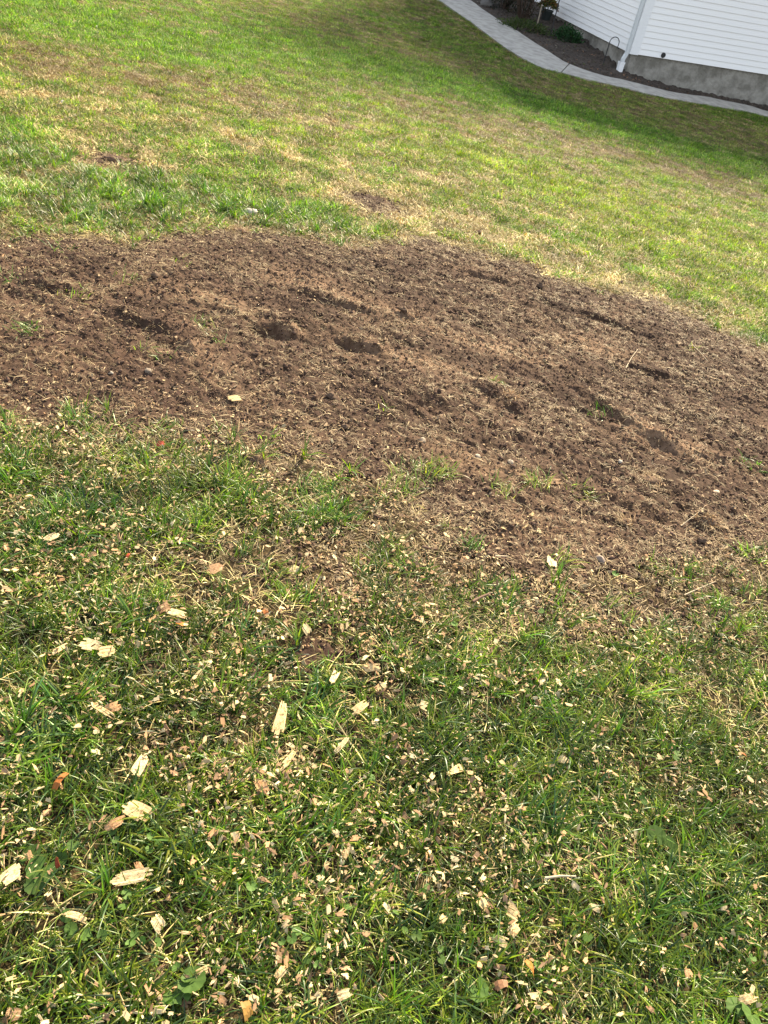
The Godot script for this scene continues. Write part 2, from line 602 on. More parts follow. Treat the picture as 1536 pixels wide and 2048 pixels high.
func make_path_lines() -> void:
	for q in [[700, -70], [790, -45], [874.6, 0], [914.7, 27], [944, 47], [978.5, 73], [1018.6, 102], [1057, 124], [1088, 138.5], [1121.7, 146.7], [1200, 166], [1236, 174], [1300, 190], [1406, 209], [1448, 216.8], [1490, 223], [1536, 234.5], [1640, 258], [1800, 300]]:
		path_near.append(gp2(q[0], q[1]))
	for q in [[760, -95], [860, -50], [938, 0], [965.7, 20], [998.5, 42], [1029.5, 60], [1058.7, 80], [1087.8, 98.4], [1115, 116.7], [1138, 129.4], [1200, 151], [1246, 161], [1320, 180], [1406, 194], [1442, 201], [1499, 213], [1536, 224], [1640, 246], [1800, 286]]:
		path_far.append(gp2(q[0], q[1]))

func make_lawn_blobs() -> void:
	for q in [["lush", 120, 60, 200, 40], ["lush", 380, 85, 160, 30], ["lush", 560, 110, 120, 22], ["lush", 760, 130, 150, 26], ["lush", 900, 175, 160, 24], ["lush", 1080, 205, 130, 22], ["lush", 850, 70, 120, 25],
		["lush", 1230, 265, 120, 18], ["lush", 1480, 225, 90, 12], ["lush", 1380, 300, 120, 20], ["lime", 700, 290, 90, 14], ["lime", 1010, 335, 90, 20], ["lime", 1300, 430, 230, 60], ["lime", 1480, 560, 110, 70], ["lime", 1180, 400, 150, 40],
		["lime", 480, 240, 90, 18], ["lush", 560, 405, 130, 30, 0.7], ["lush", 330, 400, 150, 40, 0.5], ["lush", 60, 260, 80, 40, 0.7], ["lush", 420, 300, 90, 25, 0.6], ["lime", 20, 440, 50, 22], ["lush", 180, 350, 90, 25, 0.5],
		["brown", 690, 35, 130, 16], ["brown", 600, 75, 120, 12], ["brown", 880, 125, 90, 12], ["brown", 760, 195, 150, 22], ["brown", 960, 240, 160, 22], ["brown", 250, 150, 260, 34], ["brown", 80, 130, 130, 24], ["brown", 500, 180, 120, 24],
		["brown", 1250, 215, 110, 14], ["brown", 1480, 265, 90, 14], ["brown", 1100, 270, 90, 12], ["dry", 290, 285, 60, 16], ["dry", 20, 350, 75, 34, 1.5], ["dry", 505, 220, 60, 14], ["dry", 640, 242, 70, 13], ["dry", 140, 192, 90, 14], ["dry", 720, 400, 90, 30],
		["brown", 1055, 302, 80, 12, 1.3], ["dry", 1000, 470, 110, 22, 1.3], ["dry", 1130, 525, 110, 22, 1.3], ["dry", 1240, 575, 60, 14, 1.3], ["dry", 850, 345, 70, 14], ["dry", 880, 440, 100, 22], ["brown", 1465, 380, 90, 15, 1.6], ["brown", 1390, 325, 60, 8, 1.2], ["brown", 1270, 320, 50, 7, 1.2],
		["dry", 60, 460, 110, 14], ["dry", 430, 450, 120, 14], ["dry", 600, 330, 130, 20], ["dry", 250, 230, 160, 20], ["dry", 1400, 500, 90, 16, 0.6], ["dry", 1300, 610, 60, 15], ["dry", 560, 300, 80, 14, 0.8],
		["dry", 1430, 1390, 110, 80, 1.2], ["dry", 1480, 1480, 130, 60], ["dry", 650, 1420, 100, 50, 0.8], ["dry", 880, 1240, 220, 40, 0.7], ["dry", 1000, 980, 300, 50, 0.7], ["dry", 540, 910, 90, 18], ["dry", 760, 1560, 160, 70, 0.5], ["dry", 1300, 1560, 160, 70, 0.5], ["dry", 300, 1640, 200, 60, 0.3],
		["lush", 1190, 1470, 130, 60], ["lush", 100, 1050, 160, 120], ["lush", 1050, 1230, 120, 40], ["lush", 480, 1000, 90, 50], ["lush", 60, 1480, 120, 120], ["lush", 900, 1650, 160, 90], ["lush", 1300, 1800, 200, 100]]:
		lawn_blob(q[0], q[1], q[2], q[3], q[4], q[5] if q.size() > 5 else 1.0)

func lawn_mix(x: float, z: float) -> Dictionary:
	var w := {"lush": 0.0, "lime": 0.0, "brown": 0.0, "dry": 0.0}
	var p := Vector2(x, z)
	var j := Vector2(n_mid.get_noise_2d(x * 0.8, z * 0.8), n_mid.get_noise_2d(x * 0.8 + 50, z * 0.8)) * 0.22
	for b in blobs:
		var q: Vector2 = p + j - b[1]
		var d: float = pow(q.dot(b[2]), 2) + pow(q.dot(b[3]), 2)
		if d < 4.0:
			w[b[0]] += b[4] * (0.75 if b[0] != "lush" else 1.0) * exp(-1.6 * d)
	var f := n_mid.get_noise_2d(x * 1.3 + 7, z * 1.3)
	var l := n_low.get_noise_2d(x * 1.6 + 31, z * 1.6)
	w.dry += maxf(0, 0.22 + 0.6 * f + 0.25 * l)
	w.lush += maxf(0, 0.25 - 0.55 * f + 0.3 * l)
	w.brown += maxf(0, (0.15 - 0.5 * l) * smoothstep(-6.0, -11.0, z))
	w.lime += maxf(0, 0.15 + 0.6 * n_mid.get_noise_2d(x + 90, z))
	return w

func build_ground() -> void:
	# one sheet for the whole hillside, fine where the camera looks and coarse out to the distance
	var xs: Array[float] = []
	var zs: Array[float] = []
	var t := -9.0
	while t <= 10.0: xs.append(t); t += 0.1
	t = -24.0
	while t <= 2.0: zs.append(t); t += 0.1
	var k := 0.3
	while k < 200.0:
		xs.push_front(-9.0 - k); xs.append(10.0 + k)
		zs.push_front(-24.0 - k); zs.append(2.0 + k)
		k *= 1.6
	var b := MB.new()
	for z in zs:
		for x in xs:
			var y: float = g(clampf(x, -30, 30), clampf(z, -40, 20))
			var near: bool = x > -9 and x < 10 and z > -24 and z < 2
			y -= 0.09 * smoothstep(0.02, 0.22, soil_d(x, z))
			if near:
				y += 0.012 * n_mid.get_noise_2d(x, z)
				y -= 0.05 * smoothstep(0.0, 0.1, beyond_path(Vector2(x, z)))
			var v := 1.0 + 0.35 * n_mid.get_noise_2d(x * 1.5, z * 1.5)
			var c := Color(0.055, 0.042, 0.026)
			if z < -3.0: c = Color(0.12, 0.098, 0.05)
			b.vert(Vector3(x, y, z), Vector3.UP, Color(c.r * v, c.g * v, c.b * v), Vector2(x, z))
	var w := xs.size()
	for j in zs.size() - 1:
		for i in w - 1:
			var a := j * w + i
			b.tri(a, a + 1, a + w + 1)
			b.tri(a, a + w + 1, a + w)
	b.smooth()
	tag(part("lawn_ground", b.mesh(), M.thatch), "", "", "", "structure")

	# the bare soil: a sheet of its own with raked and trodden relief; its rim sinks under the turf
	b = MB.new()
	var s := 0.0125
	var x0 := -3.1
	var z0 := -5.9
	var nx := int(6.6 / s)
	var nz := int(4.9 / s)
	var sandy_and_lit := []  # pale sandy patches, plus sunlit sides of the pit lumps painted lighter
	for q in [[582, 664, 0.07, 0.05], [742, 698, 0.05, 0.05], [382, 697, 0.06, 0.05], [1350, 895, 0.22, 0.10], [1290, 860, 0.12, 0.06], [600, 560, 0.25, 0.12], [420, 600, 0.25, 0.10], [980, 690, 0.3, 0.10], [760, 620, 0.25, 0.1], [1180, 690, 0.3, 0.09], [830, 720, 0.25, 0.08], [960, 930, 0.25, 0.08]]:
		sandy_and_lit.append([gp2(q[0], q[1]), q[2], q[3]])
	var ids := PackedInt32Array()
	ids.resize((nx + 1) * (nz + 1))
	for jz in nz + 1:
		for ix in nx + 1:
			var x := x0 + ix * s
			var z := z0 + jz * s
			var d := soil_d(x, z)
			if d < -0.16:
				ids[jz * (nx + 1) + ix] = -1
				continue
			var e := soil_e(x, z)
			var y := g(x, z) + relief(x, z) * smoothstep(-0.05, 0.25, d)
			y += 0.006 * n_fine.get_noise_2d(x * 9, z * 9)
			y -= 0.07 * smoothstep(0.03, -0.07, e)
			var m := 1.0 + 0.25 * n_mid.get_noise_2d(x + 20, z) + 0.2 * n_fine.get_noise_2d(x + 3, z)
			var c := Color(0.064, 0.0405, 0.030).lerp(Color(0.122, 0.079, 0.054), clampf(0.9 * n_low.get_noise_2d(x * 2.4 + 70, z * 2.4) + 0.6 * n_mid.get_noise_2d(x * 1.2 - 30, z * 1.6), 0, 1))
			for q in sandy_and_lit:
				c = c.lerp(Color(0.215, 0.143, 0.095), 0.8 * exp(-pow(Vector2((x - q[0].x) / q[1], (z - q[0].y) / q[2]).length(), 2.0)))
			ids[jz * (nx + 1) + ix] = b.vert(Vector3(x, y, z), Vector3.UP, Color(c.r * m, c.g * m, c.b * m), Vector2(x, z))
	for jz in nz:
		for ix in nx:
			var a := ids[jz * (nx + 1) + ix]
			var c := ids[jz * (nx + 1) + ix + 1]
			var d := ids[(jz + 1) * (nx + 1) + ix]
			var e := ids[(jz + 1) * (nx + 1) + ix + 1]
			if a < 0 or c < 0 or d < 0 or e < 0: continue
			b.tri(a, c, e)
			b.tri(a, e, d)
	b.smooth()
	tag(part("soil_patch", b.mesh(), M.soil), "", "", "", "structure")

func along(line: Array[Vector2], t: float) -> Vector2:       # t in 0..1 by control point, smoothed
	var f := t * (line.size() - 1)
	var i := clampi(int(f), 0, line.size() - 2)
	var a := line[maxi(i - 1, 0)]
	var d := line[mini(i + 2, line.size() - 1)]
	return line[i].cubic_interpolate(line[i + 1], a, d, f - i)

func build_path() -> void:
	var root := thing("path", Vector3.ZERO)
	tag(root, "", "", "", "structure")
	var joints := [0.0, 0.5, 1.0]
	for k in joints.size() - 1:
		var b := MB.new()
		var n := 48
		var rows := []
		for i in n + 1:
			var t := lerpf(joints[k], joints[k + 1], float(i) / n)
			var gap := 0.0
			var a := along(path_near, t)
			var c := along(path_far, t)
			if i == 0 or i == n:
				var t2 := lerpf(joints[k], joints[k + 1], 0.5)
				var m := (along(path_near, t2) - a).normalized() * 0.014
				a += m; c += m
			var row := []
			for q in 7:
				var p := a.lerp(c, q / 6.0)
				var y := g(p.x, p.y) + 0.022 + 0.004 * n_mid.get_noise_2d(p.x, p.y)
				if q == 0 or q == 6: y -= 0.006
				row.append(Vector3(p.x, y, p.y))
			rows.append(row)
		var id := []
		for i in n + 1:
			var rr := []
			for q in 7:
				var v := 1.0 + 0.1 * n_mid.get_noise_2d(rows[i][q].x * 1.5, rows[i][q].z * 1.5)
				rr.append(b.vert(rows[i][q], Vector3.UP, Color(v, v, v), Vector2(rows[i][q].x, rows[i][q].z)))
			id.append(rr)
		for i in n:
			for q in 6:
				b.tri(id[i][q], id[i + 1][q + 1], id[i + 1][q]); b.tri(id[i][q], id[i][q + 1], id[i + 1][q + 1])
		b.smooth()
		for i in b.n.size():
			if b.n[i].y < 0: b.n[i] = -b.n[i]
		var down := Vector3(0, -0.1, 0)
		for i in n:
			for q in [0, 6]: b.flat([rows[i][q], rows[i + 1][q], rows[i + 1][q] + down, rows[i][q] + down])
		for i in [0, n]:
			for q in 6: b.flat([rows[i][q], rows[i][q + 1], rows[i][q + 1] + down, rows[i][q] + down])
		part("path_slab", b.mesh(), M.concrete, root)

func house_xf() -> Transform3D:
	var yaw := deg_to_rad(-18.676)
	var d1 := Vector3(cos(yaw), 0, sin(yaw))
	var d2 := Vector3(-sin(yaw), 0, cos(yaw))
	return Transform3D(Basis(d1, Vector3.UP, d2), Vector3(2.93, 1.5 - 2.035, -17.88))

func build_bed() -> void:
	# dark planting bed between the path and the house
	var b := MB.new()
	var hx := house_xf().affine_inverse()
	var s := 0.035
	var nx := int(10.0 / s)
	var nz := int(10.0 / s)
	var ids := PackedInt32Array()
	ids.resize((nx + 1) * (nz + 1))
	for j in nz + 1:
		for i in nx + 1:
			var x := -2.0 + i * s
			var z := -25.0 + j * s
			var d := beyond_path(Vector2(x, z))
			var q := hx * Vector3(x, 0, z)
			var k := i + j * (nx + 1)
			if d < 0.25 or (q.x > 0.2 and q.z < -0.2):
				ids[k] = -1
				continue
			var y := g(x, z) + 0.03 * n_mid.get_noise_2d(x * 1.4, z * 1.4) + 0.02 * n_fine.get_noise_2d(x, z) - 0.002
			# earth drawn up against the foundation
			var wall := minf(absf(q.x) if q.z < 0 else 9.0, absf(q.z) if q.x > 0 else 9.0)
			y += (0.07 if q.z < -0.1 else 0.035) * exp(-wall * 5.0) * (0.6 + n_mid.get_noise_2d(x * 2.0, z * 2.0))
			var far := 9.0
			for m in path_far.size() - 1: far = minf(far, seg_dist(Vector2(x, z), path_far[m], path_far[m + 1]))
			var inside := Geometry2D.is_point_in_polygon(Vector2(x, z), bed_strip())
			if inside: y = g(x, z) - 0.03
			else: y += 0.03 * smoothstep(0.02, 0.12, far)
			var v := 1.0 + 0.4 * n_mid.get_noise_2d(x * 1.3 + 4, z * 1.3)
			ids[k] = b.vert(Vector3(x, y, z), Vector3.UP, Color(0.060 * v, 0.046 * v, 0.036 * v), Vector2(x, z))
	for j in nz:
		for i in nx:
			var a := ids[i + j * (nx + 1)]
			var c := ids[i + 1 + j * (nx + 1)]
			var d := ids[i + (j + 1) * (nx + 1)]
			var e := ids[i + 1 + (j + 1) * (nx + 1)]
			if a < 0 or c < 0 or d < 0 or e < 0: continue
			b.tri(a, c, e)
			b.tri(a, e, d)
	b.smooth()
	tag(part("garden_bed", b.mesh(), M.mulch), "", "", "", "structure")

var strip_cache := PackedVector2Array()
func bed_strip() -> PackedVector2Array:
	if strip_cache.is_empty():
		for i in 61: strip_cache.append(along(path_near, i / 60.0))
		for i in 61: strip_cache.append(along(path_far, 1.0 - i / 60.0))
	return strip_cache

func board(length: float, axis: int) -> ArrayMesh:
	# one lap of siding: thin at the top, a rolled lip at the bottom
	var b := MB.new()
	var prof := [Vector2(0.0, 0.112), Vector2(0.004, 0.112), Vector2(0.015, 0.012), Vector2(0.0165, 0.005), Vector2(0.015, 0.0), Vector2(0.003, 0.0)]
	var pts := []
	for e in 2:
		var row := []
		for q in prof:
			if axis == 0: row.append(Vector3(0.16 + e * (length - 0.16), q.y, q.x))
			else: row.append(Vector3(-q.x, q.y, -0.13 - e * (length - 0.13)))
		pts.append(row)
	for i in prof.size() - 1:
		var f := [pts[0][i], pts[1][i], pts[1][i + 1], pts[0][i + 1]]
		if axis == 1: f.reverse()
		b.flat(f)
	for e in 2: b.flat(pts[e])
	return b.mesh()

func build_house() -> void:
	var h := thing("house", house_xf().origin, "white lap-sided house corner on a grey concrete foundation, with a downspout", "house")
	h.basis = house_xf().basis
	var L := 10.0
	var D := 11.0
	var H := 3.45
	var b := MB.new()
	b.box(Vector3(0.035, -2.2, -D), Vector3(L, 0.02, -0.035))
	part("foundation", b.mesh(), M.foundation, h)
	b = MB.new()
	b.box(Vector3(0.004, 0.012, -D + 0.02), Vector3(L - 0.02, H, -0.004))
	var wall := part("wall", b.mesh(), M.white, h)
	var br := board(L, 0)
	var bl := board(D, 1)
	for k in int(H / 0.1016):
		part("siding_board", br, M.vinyl, wall, Transform3D(Basis(), Vector3(0, k * 0.1016, 0)))
		part("siding_board", bl, M.vinyl, wall, Transform3D(Basis(), Vector3(0, k * 0.1016, 0)))
	b = MB.new()
	b.box(Vector3(-0.022, -0.01, 0.0), Vector3(0.158, H, 0.022))
	b.box(Vector3(-0.022, -0.01, -0.128), Vector3(0.0, H, -0.0005))
	part("corner_post", b.mesh(), M.white, h)
	# roof with overhanging eaves
	b = MB.new()
	var o := 0.42
	var rise := 0.3 * (L / 2 + o)
	var e := [Vector3(-o, H, o), Vector3(L + o, H, o), Vector3(L + o, H, -D - o), Vector3(-o, H, -D - o)]
	var r0 := Vector3(L / 2, H + rise, -L / 2)
	var r1 := Vector3(L / 2, H + rise, -D + L / 2)
	b.flat([e[0], r0, e[1]]); b.flat([e[1], r0, r1, e[2]]); b.flat([e[2], r1, e[3]]); b.flat([e[3], r1, r0, e[0]])
	var roof := part("roof", b.mesh(), M.roof, h)
	b = MB.new()
	b.box(Vector3(-o, H - 0.18, -D - o), Vector3(L + o, H - 0.01, o))
	part("eaves", b.mesh(), M.white, roof)
	b = MB.new()
	b.box(Vector3(-o - 0.12, H - 0.13, -D - o), Vector3(-o - 0.002, H - 0.005, o + 0.12))
	b.box(Vector3(-o, H - 0.13, o + 0.002), Vector3(L + o, H - 0.005, o + 0.12))
	part("gutter", b.mesh(), M.white, roof)
	# downspout on the left wall, right at the corner
	var dsp := Node3D.new()
	dsp.name = "downspout"
	h.add_child(dsp, true)
	b = MB.new()
	b.box(Vector3(-0.085, -0.02, -0.085), Vector3(-0.026, H - 0.14, -0.012))
	for k in 3: b.box(Vector3(-0.088, -0.02, -0.076 + k * 0.022), Vector3(-0.0835, H - 0.14, -0.068 + k * 0.022))
	part("pipe", b.mesh(), M.pipe, dsp)
	b = MB.new()
	var q := [[-0.02, -0.026, -0.085], [-0.11, -0.06, -0.12], [-0.20, -0.064, -0.125]]
	for k in 2:
		var t0: Array = q[k]
		var t1: Array = q[k + 1]
		var c0 := [Vector3(t0[1], t0[0], -0.012), Vector3(t0[2], t0[0], -0.012), Vector3(t0[2], t0[0], -0.085), Vector3(t0[1], t0[0], -0.085)]
		var c1 := [Vector3(t1[1], t1[0], -0.012), Vector3(t1[2], t1[0], -0.012), Vector3(t1[2], t1[0], -0.085), Vector3(t1[1], t1[0], -0.085)]
		for s in 4: b.flat([c0[s], c0[(s + 1) % 4], c1[(s + 1) % 4], c1[s]])
	part("elbow", b.mesh(), M.pipe, dsp)
	b = MB.new()
	b.box(Vector3(-0.146, -0.415, -0.102), Vector3(-0.050, -0.165, 0.000))
	b.box(Vector3(-0.151, -0.20, -0.107), Vector3(-0.045, -0.165, 0.005))
	part("drain_adapter", b.mesh(), M.white, dsp)
	# round black vent cap in the bottom course of the right wall
	b = MB.new()
	for k in 16:
		var a0 := TAU * k / 16
		var a1 := TAU * (k + 1) / 16
		var c := Vector3(0, 0, 0.02)
		var p0 := Vector3(cos(a0), sin(a0), 0) * 0.047
		var p1 := Vector3(cos(a1), sin(a1), 0) * 0.047
		b.flat([c, p1 * 0.8 + c, p0 * 0.8 + c])
		b.flat([p0 * 0.8 + c, p1 * 0.8 + c, p1, p0])
		b.flat([p0, p1, p1 + Vector3(0, 0, -0.03), p0 + Vector3(0, 0, -0.03)])
	part("vent_cap", b.mesh(), M.black, h, Transform3D(Basis(), Vector3(0.70, 0.055, 0.022)))

func foliage(count: int, rad: Vector3, leaf: float, pal: Array, slim := 0.5, hollow := 0.3) -> ArrayMesh:
	var b := MB.new()
	for i in count:
		var d := Vector3(rng.randfn(), absf(rng.randfn()) if rad.y < 0.4 else rng.randfn(), rng.randfn()).normalized()
		var k := pow(rng.randf_range(hollow, 1.0), 0.6) * (1.0 + 0.35 * n_mid.get_noise_3dv(d * 1.2 + Vector3(count, 0, 0)))
		var p := d * k * rad
		var ax := (d + Vector3(rng.randfn(), rng.randfn() + 0.4, rng.randfn()) * 0.7).normalized()
		var sd := ax.cross(Vector3(rng.randfn(), rng.randfn(), rng.randfn())).normalized()
		var nn := sd.cross(ax).normalized()
		var l := leaf * rng.randf_range(0.6, 1.3)
		var c: Color = pal[rng.randi() % pal.size()]
		var v := rng.randf_range(0.7, 1.3)
		c = Color(c.r * v, c.g * v, c.b * v)
		var s := b.v.size()
		b.vert(p, nn, c); b.vert(p + ax * l * 0.5 + sd * l * slim * 0.5 + nn * l * 0.08, nn, c); b.vert(p + ax * l, nn, c); b.vert(p + ax * l * 0.5 - sd * l * slim * 0.5 + nn * l * 0.08, nn, c)
		b.tri(s, s + 1, s + 2); b.tri(s, s + 2, s + 3)
	return b.mesh()

func stems(count: int, spread: float, height: float, r: float, col: Color, forks := 2) -> ArrayMesh:
	var b := MB.new()
	for i in count:
		var a := rng.randf() * TAU
		var s := spread * sqrt(rng.randf())
		var tip := Vector3(cos(a) * s, height * rng.randf_range(0.7, 1.1), sin(a) * s)
		var root := Vector3(cos(a) * s * 0.15, -0.05, sin(a) * s * 0.15)
		var mid := root.lerp(tip, 0.5) + Vector3(rng.randfn(), rng.randfn() * 0.4, rng.randfn()) * spread * 0.12
		b.tube([root, mid, tip], r, r * 0.35, 5, col)
		for f in forks:
			var q := mid.lerp(tip, rng.randf_range(0.0, 0.7))
			b.tube([q, q + (tip - root) * 0.3 + Vector3(rng.randfn(), rng.randfn() * 0.5, rng.randfn()) * spread * 0.3], r * 0.5, r * 0.2, 4, col)
	return b.mesh()

func on_bed(px: float, py: float) -> Vector3:
	return gp(px, py)

func build_bed_plants() -> void:
	# green low bush by the left wall
	var o := thing("low_bush", on_bed(1133, 83), "small dense green bush growing against the foundation of the left house wall", "bush")
	part("stem", stems(9, 0.22, 0.22, 0.008, Color(0.6, 0.5, 0.4)), M.bark, o)
	tag(part("foliage", foliage(1500, Vector3(0.34, 0.28, 0.30), 0.05, [Color(0.035, 0.085, 0.035), Color(0.05, 0.11, 0.045), Color(0.025, 0.06, 0.03)]), M.leaf, o), "", "", "", "stuff")
	# low spreading plant next to the path
	o = thing("ground_cover_plant", on_bed(1048, 62), "low yellowish green spreading plant in the bed beside the concrete path", "plant")
	part("stem", stems(8, 0.4, 0.12, 0.006, Color(0.6, 0.5, 0.4)), M.bark, o)
	tag(part("foliage", foliage(1300, Vector3(0.62, 0.2, 0.32), 0.06, [Color(0.06, 0.085, 0.03), Color(0.085, 0.10, 0.04), Color(0.04, 0.07, 0.025)], 0.3), M.leaf, o), "", "", "", "stuff")
	# dark shrub with bare twigs
	o = thing("dark_shrub", on_bed(1043, 42), "dark shrub with thin bare twigs and few brown leaves behind the flower pot", "shrub")
	part("stem", stems(34, 0.42, 1.0, 0.011, Color(1.0, 0.9, 0.8), 4), M.bark, o)
	tag(part("foliage", foliage(900, Vector3(0.5, 0.75, 0.45), 0.055, [Color(0.03, 0.035, 0.022), Color(0.05, 0.035, 0.025), Color(0.025, 0.03, 0.02)], 0.5, 0.1), M.leaf, o, Transform3D(Basis(), Vector3(0, 0.62, 0))), "", "", "", "stuff")
	o = thing("dark_shrub", on_bed(1005, 20), "dark leafy shrub leaning over the bed at the top edge of the picture", "shrub")
	part("stem", stems(16, 0.4, 1.0, 0.014, Color(0.8, 0.7, 0.6), 3), M.bark, o)
	tag(part("foliage", foliage(2600, Vector3(0.6, 0.75, 0.5), 0.06, [Color(0.02, 0.025, 0.022), Color(0.03, 0.035, 0.03), Color(0.045, 0.04, 0.035)], 0.5, 0.1), M.leaf, o, Transform3D(Basis(), Vector3(0, 0.6, 0))), "", "", "", "stuff")
	var st := part("field_stone", lump_mesh(0.35, 7, 10, 3, Color(0.10, 0.092, 0.085)), M.stone, null, Transform3D(Basis.from_scale(Vector3(0.16, 0.13, 0.15)), on_bed(972, 14) + Vector3(0, 0.05, 0)))
	tag(st, "rounded dark grey stone in the bed beside the far end of the path", "stone")
	# potted flowers
	var base := on_bed(1090, 43)
	o = thing("flower_pot", base, "dark green flower pot of yellow and rust coloured flowers by the house wall", "flower pot")
	var b := MB.new()
	var prof := [[0.085, 0.0], [0.095, 0.01], [0.125, 0.2], [0.138, 0.2], [0.138, 0.235], [0.128, 0.235], [0.12, 0.2]]
	var id := []
	for q in prof:
		var row := []
		for k in 20: row.append(b.vert(Vector3(cos(TAU * k / 20) * q[0], q[1], sin(TAU * k / 20) * q[0]), Vector3.UP))
		id.append(row)
	for i in prof.size() - 1:
		for k in 20:
			b.tri(id[i][k], id[i + 1][k], id[i + 1][(k + 1) % 20]); b.tri(id[i][k], id[i + 1][(k + 1) % 20], id[i][(k + 1) % 20])
	b.smooth()
	part("pot", b.mesh(), M.pot, o)
	b = MB.new()
	for k in 20: b.flat([Vector3(0, 0.205, 0), Vector3(cos(TAU * k / 20), 0, sin(TAU * k / 20)) * 0.118 + Vector3(0, 0.2, 0), Vector3(cos(TAU * (k + 1) / 20), 0, sin(TAU * (k + 1) / 20)) * 0.118 + Vector3(0, 0.2, 0)], Color(0.05, 0.04, 0.03))
	part("potting_soil", b.mesh(), M.crumb, o)
	tag(part("foliage", foliage(520, Vector3(0.2, 0.15, 0.2), 0.05, [Color(0.07, 0.10, 0.03), Color(0.10, 0.12, 0.04)]), M.leaf, o, Transform3D(Basis(), Vector3(0, 0.27, 0))), "", "", "", "stuff")
	tag(part("blossom", foliage(420, Vector3(0.23, 0.19, 0.23), 0.04, [Color(0.22, 0.14, 0.05), Color(0.2, 0.085, 0.05), Color(0.2, 0.17, 0.07)], 0.8, 0.7), M.leaf, o, Transform3D(Basis(), Vector3(0, 0.27, 0))), "", "", "", "stuff")
	# wooden stake and iron hooks
	b = MB.new()
	b.box(Vector3(-0.013, -0.1, -0.013), Vector3(0.013, 0.42, 0.013))
	b.flat([Vector3(-0.013, 0.42, 0.013), Vector3(0, 0.445, 0), Vector3(0.013, 0.42, 0.013)])
	b.flat([Vector3(0.013, 0.42, -0.013), Vector3(0, 0.445, 0), Vector3(-0.013, 0.42, -0.013)])
	b.flat([Vector3(-0.013, 0.42, -0.013), Vector3(0, 0.445, 0), Vector3(-0.013, 0.42, 0.013)])
	b.flat([Vector3(0.013, 0.42, 0.013), Vector3(0, 0.445, 0), Vector3(0.013, 0.42, -0.013)])
	var stake := part("wooden_stake", b.mesh(), M.wood, null, Transform3D(Basis(), on_bed(1073, 55)))
	tag(stake, "weathered wooden stake standing in the bed in front of the flower pot", "stake")
	var hx := house_xf().basis
	o = thing("garden_hook", house_xf() * Vector3(-0.29, -0.38, -0.43), "short black shepherd's hook in the bed next to the white downspout", "garden hook")
	b = MB.new()
	var pts := [Vector3(0, -0.12, 0), Vector3(0, 0.46, 0)]
	part("pole", pole_mesh(pts, 0.0095), M.iron, o)
	var arc := []
	var side := cam_x.slide(Vector3.UP).normalized()
	for k in 15:
		var a := PI - PI * k / 14.0
		arc.append(Vector3(0, 0.46, 0) + side * (0.095 + cos(a) * 0.095) + Vector3(0, sin(a) * 0.1, 0))
	arc.append(Vector3(0, 0.41, 0) + side * 0.187)
	for k in 7:
		var a := PI + PI * 0.85 * k / 6.0
		arc.append(Vector3(0, 0.405, 0) + side * (0.207 + cos(a) * 0.02) + Vector3(0, sin(a) * 0.02, 0))
	part("hook", pole_mesh(arc, 0.0085), M.iron, o)
	o = thing("garden_pole", on_bed(1099, 78), "tall thin black iron pole in the bed in front of the left house wall", "pole")
	part("pole", pole_mesh([Vector3(0, -0.15, 0), Vector3(0, 1.5, 0)], 0.012), M.iron, o)
	arc = []
	for k in 15:
		var a := PI - PI * k / 14.0
		arc.append(Vector3(0, 1.5, 0) + side * (0.12 + cos(a) * 0.12) + Vector3(0, sin(a) * 0.13, 0))
	part("hook", pole_mesh(arc, 0.006), M.iron, o)
	# mulch pieces and leaf litter
	var root := thing("mulch_litter", Vector3.ZERO, "brown bark bits and fallen leaf litter strewn over the planting bed", "leaf litter")
	tag(root, "", "", "", "stuff")
	var bark := chip_mesh(1.0, 0.45, 0.12, 0.08, 0.3, Color.WHITE)
	var xs := []
	var cs := PackedColorArray()
	var inv := house_xf().affine_inverse()
	for i in 9000:
		var x := rng.randf_range(-1.2, 7.0)
		var z := rng.randf_range(-23.5, -16.4)
		var q := inv * Vector3(x, 0, z)
		if q.x > -0.02 and q.z < 0.02: continue
		if beyond_path(Vector2(x, z)) < 0.3 or Geometry2D.is_point_in_polygon(Vector2(x, z), bed_strip()): continue
		xs.append(Transform3D(basis_from(rng.randf() * TAU, rng.randfn() * 0.35, rng.randfn() * 0.35, rng.randf_range(0.015, 0.055)), Vector3(x, g(x, z) + rng.randf_range(0.02, 0.05), z)))
		var c := Color(0.06, 0.045, 0.035)
		var t := rng.randf()
		var spout := Vector2(x, z).distance_to(Vector2(2.95, -17.6))
		if t < 0.08 + 0.4 * exp(-spout * 2.0): c = Color(0.22, 0.13, 0.08)
		elif t < 0.16: c = Color(0.26, 0.24, 0.19)
		elif t < 0.22: c = Color(0.07, 0.09, 0.03)
		cs.append(c * rng.randf_range(0.6, 1.4))
	scatter("litter", bark, M.crumb, xs, cs, root)

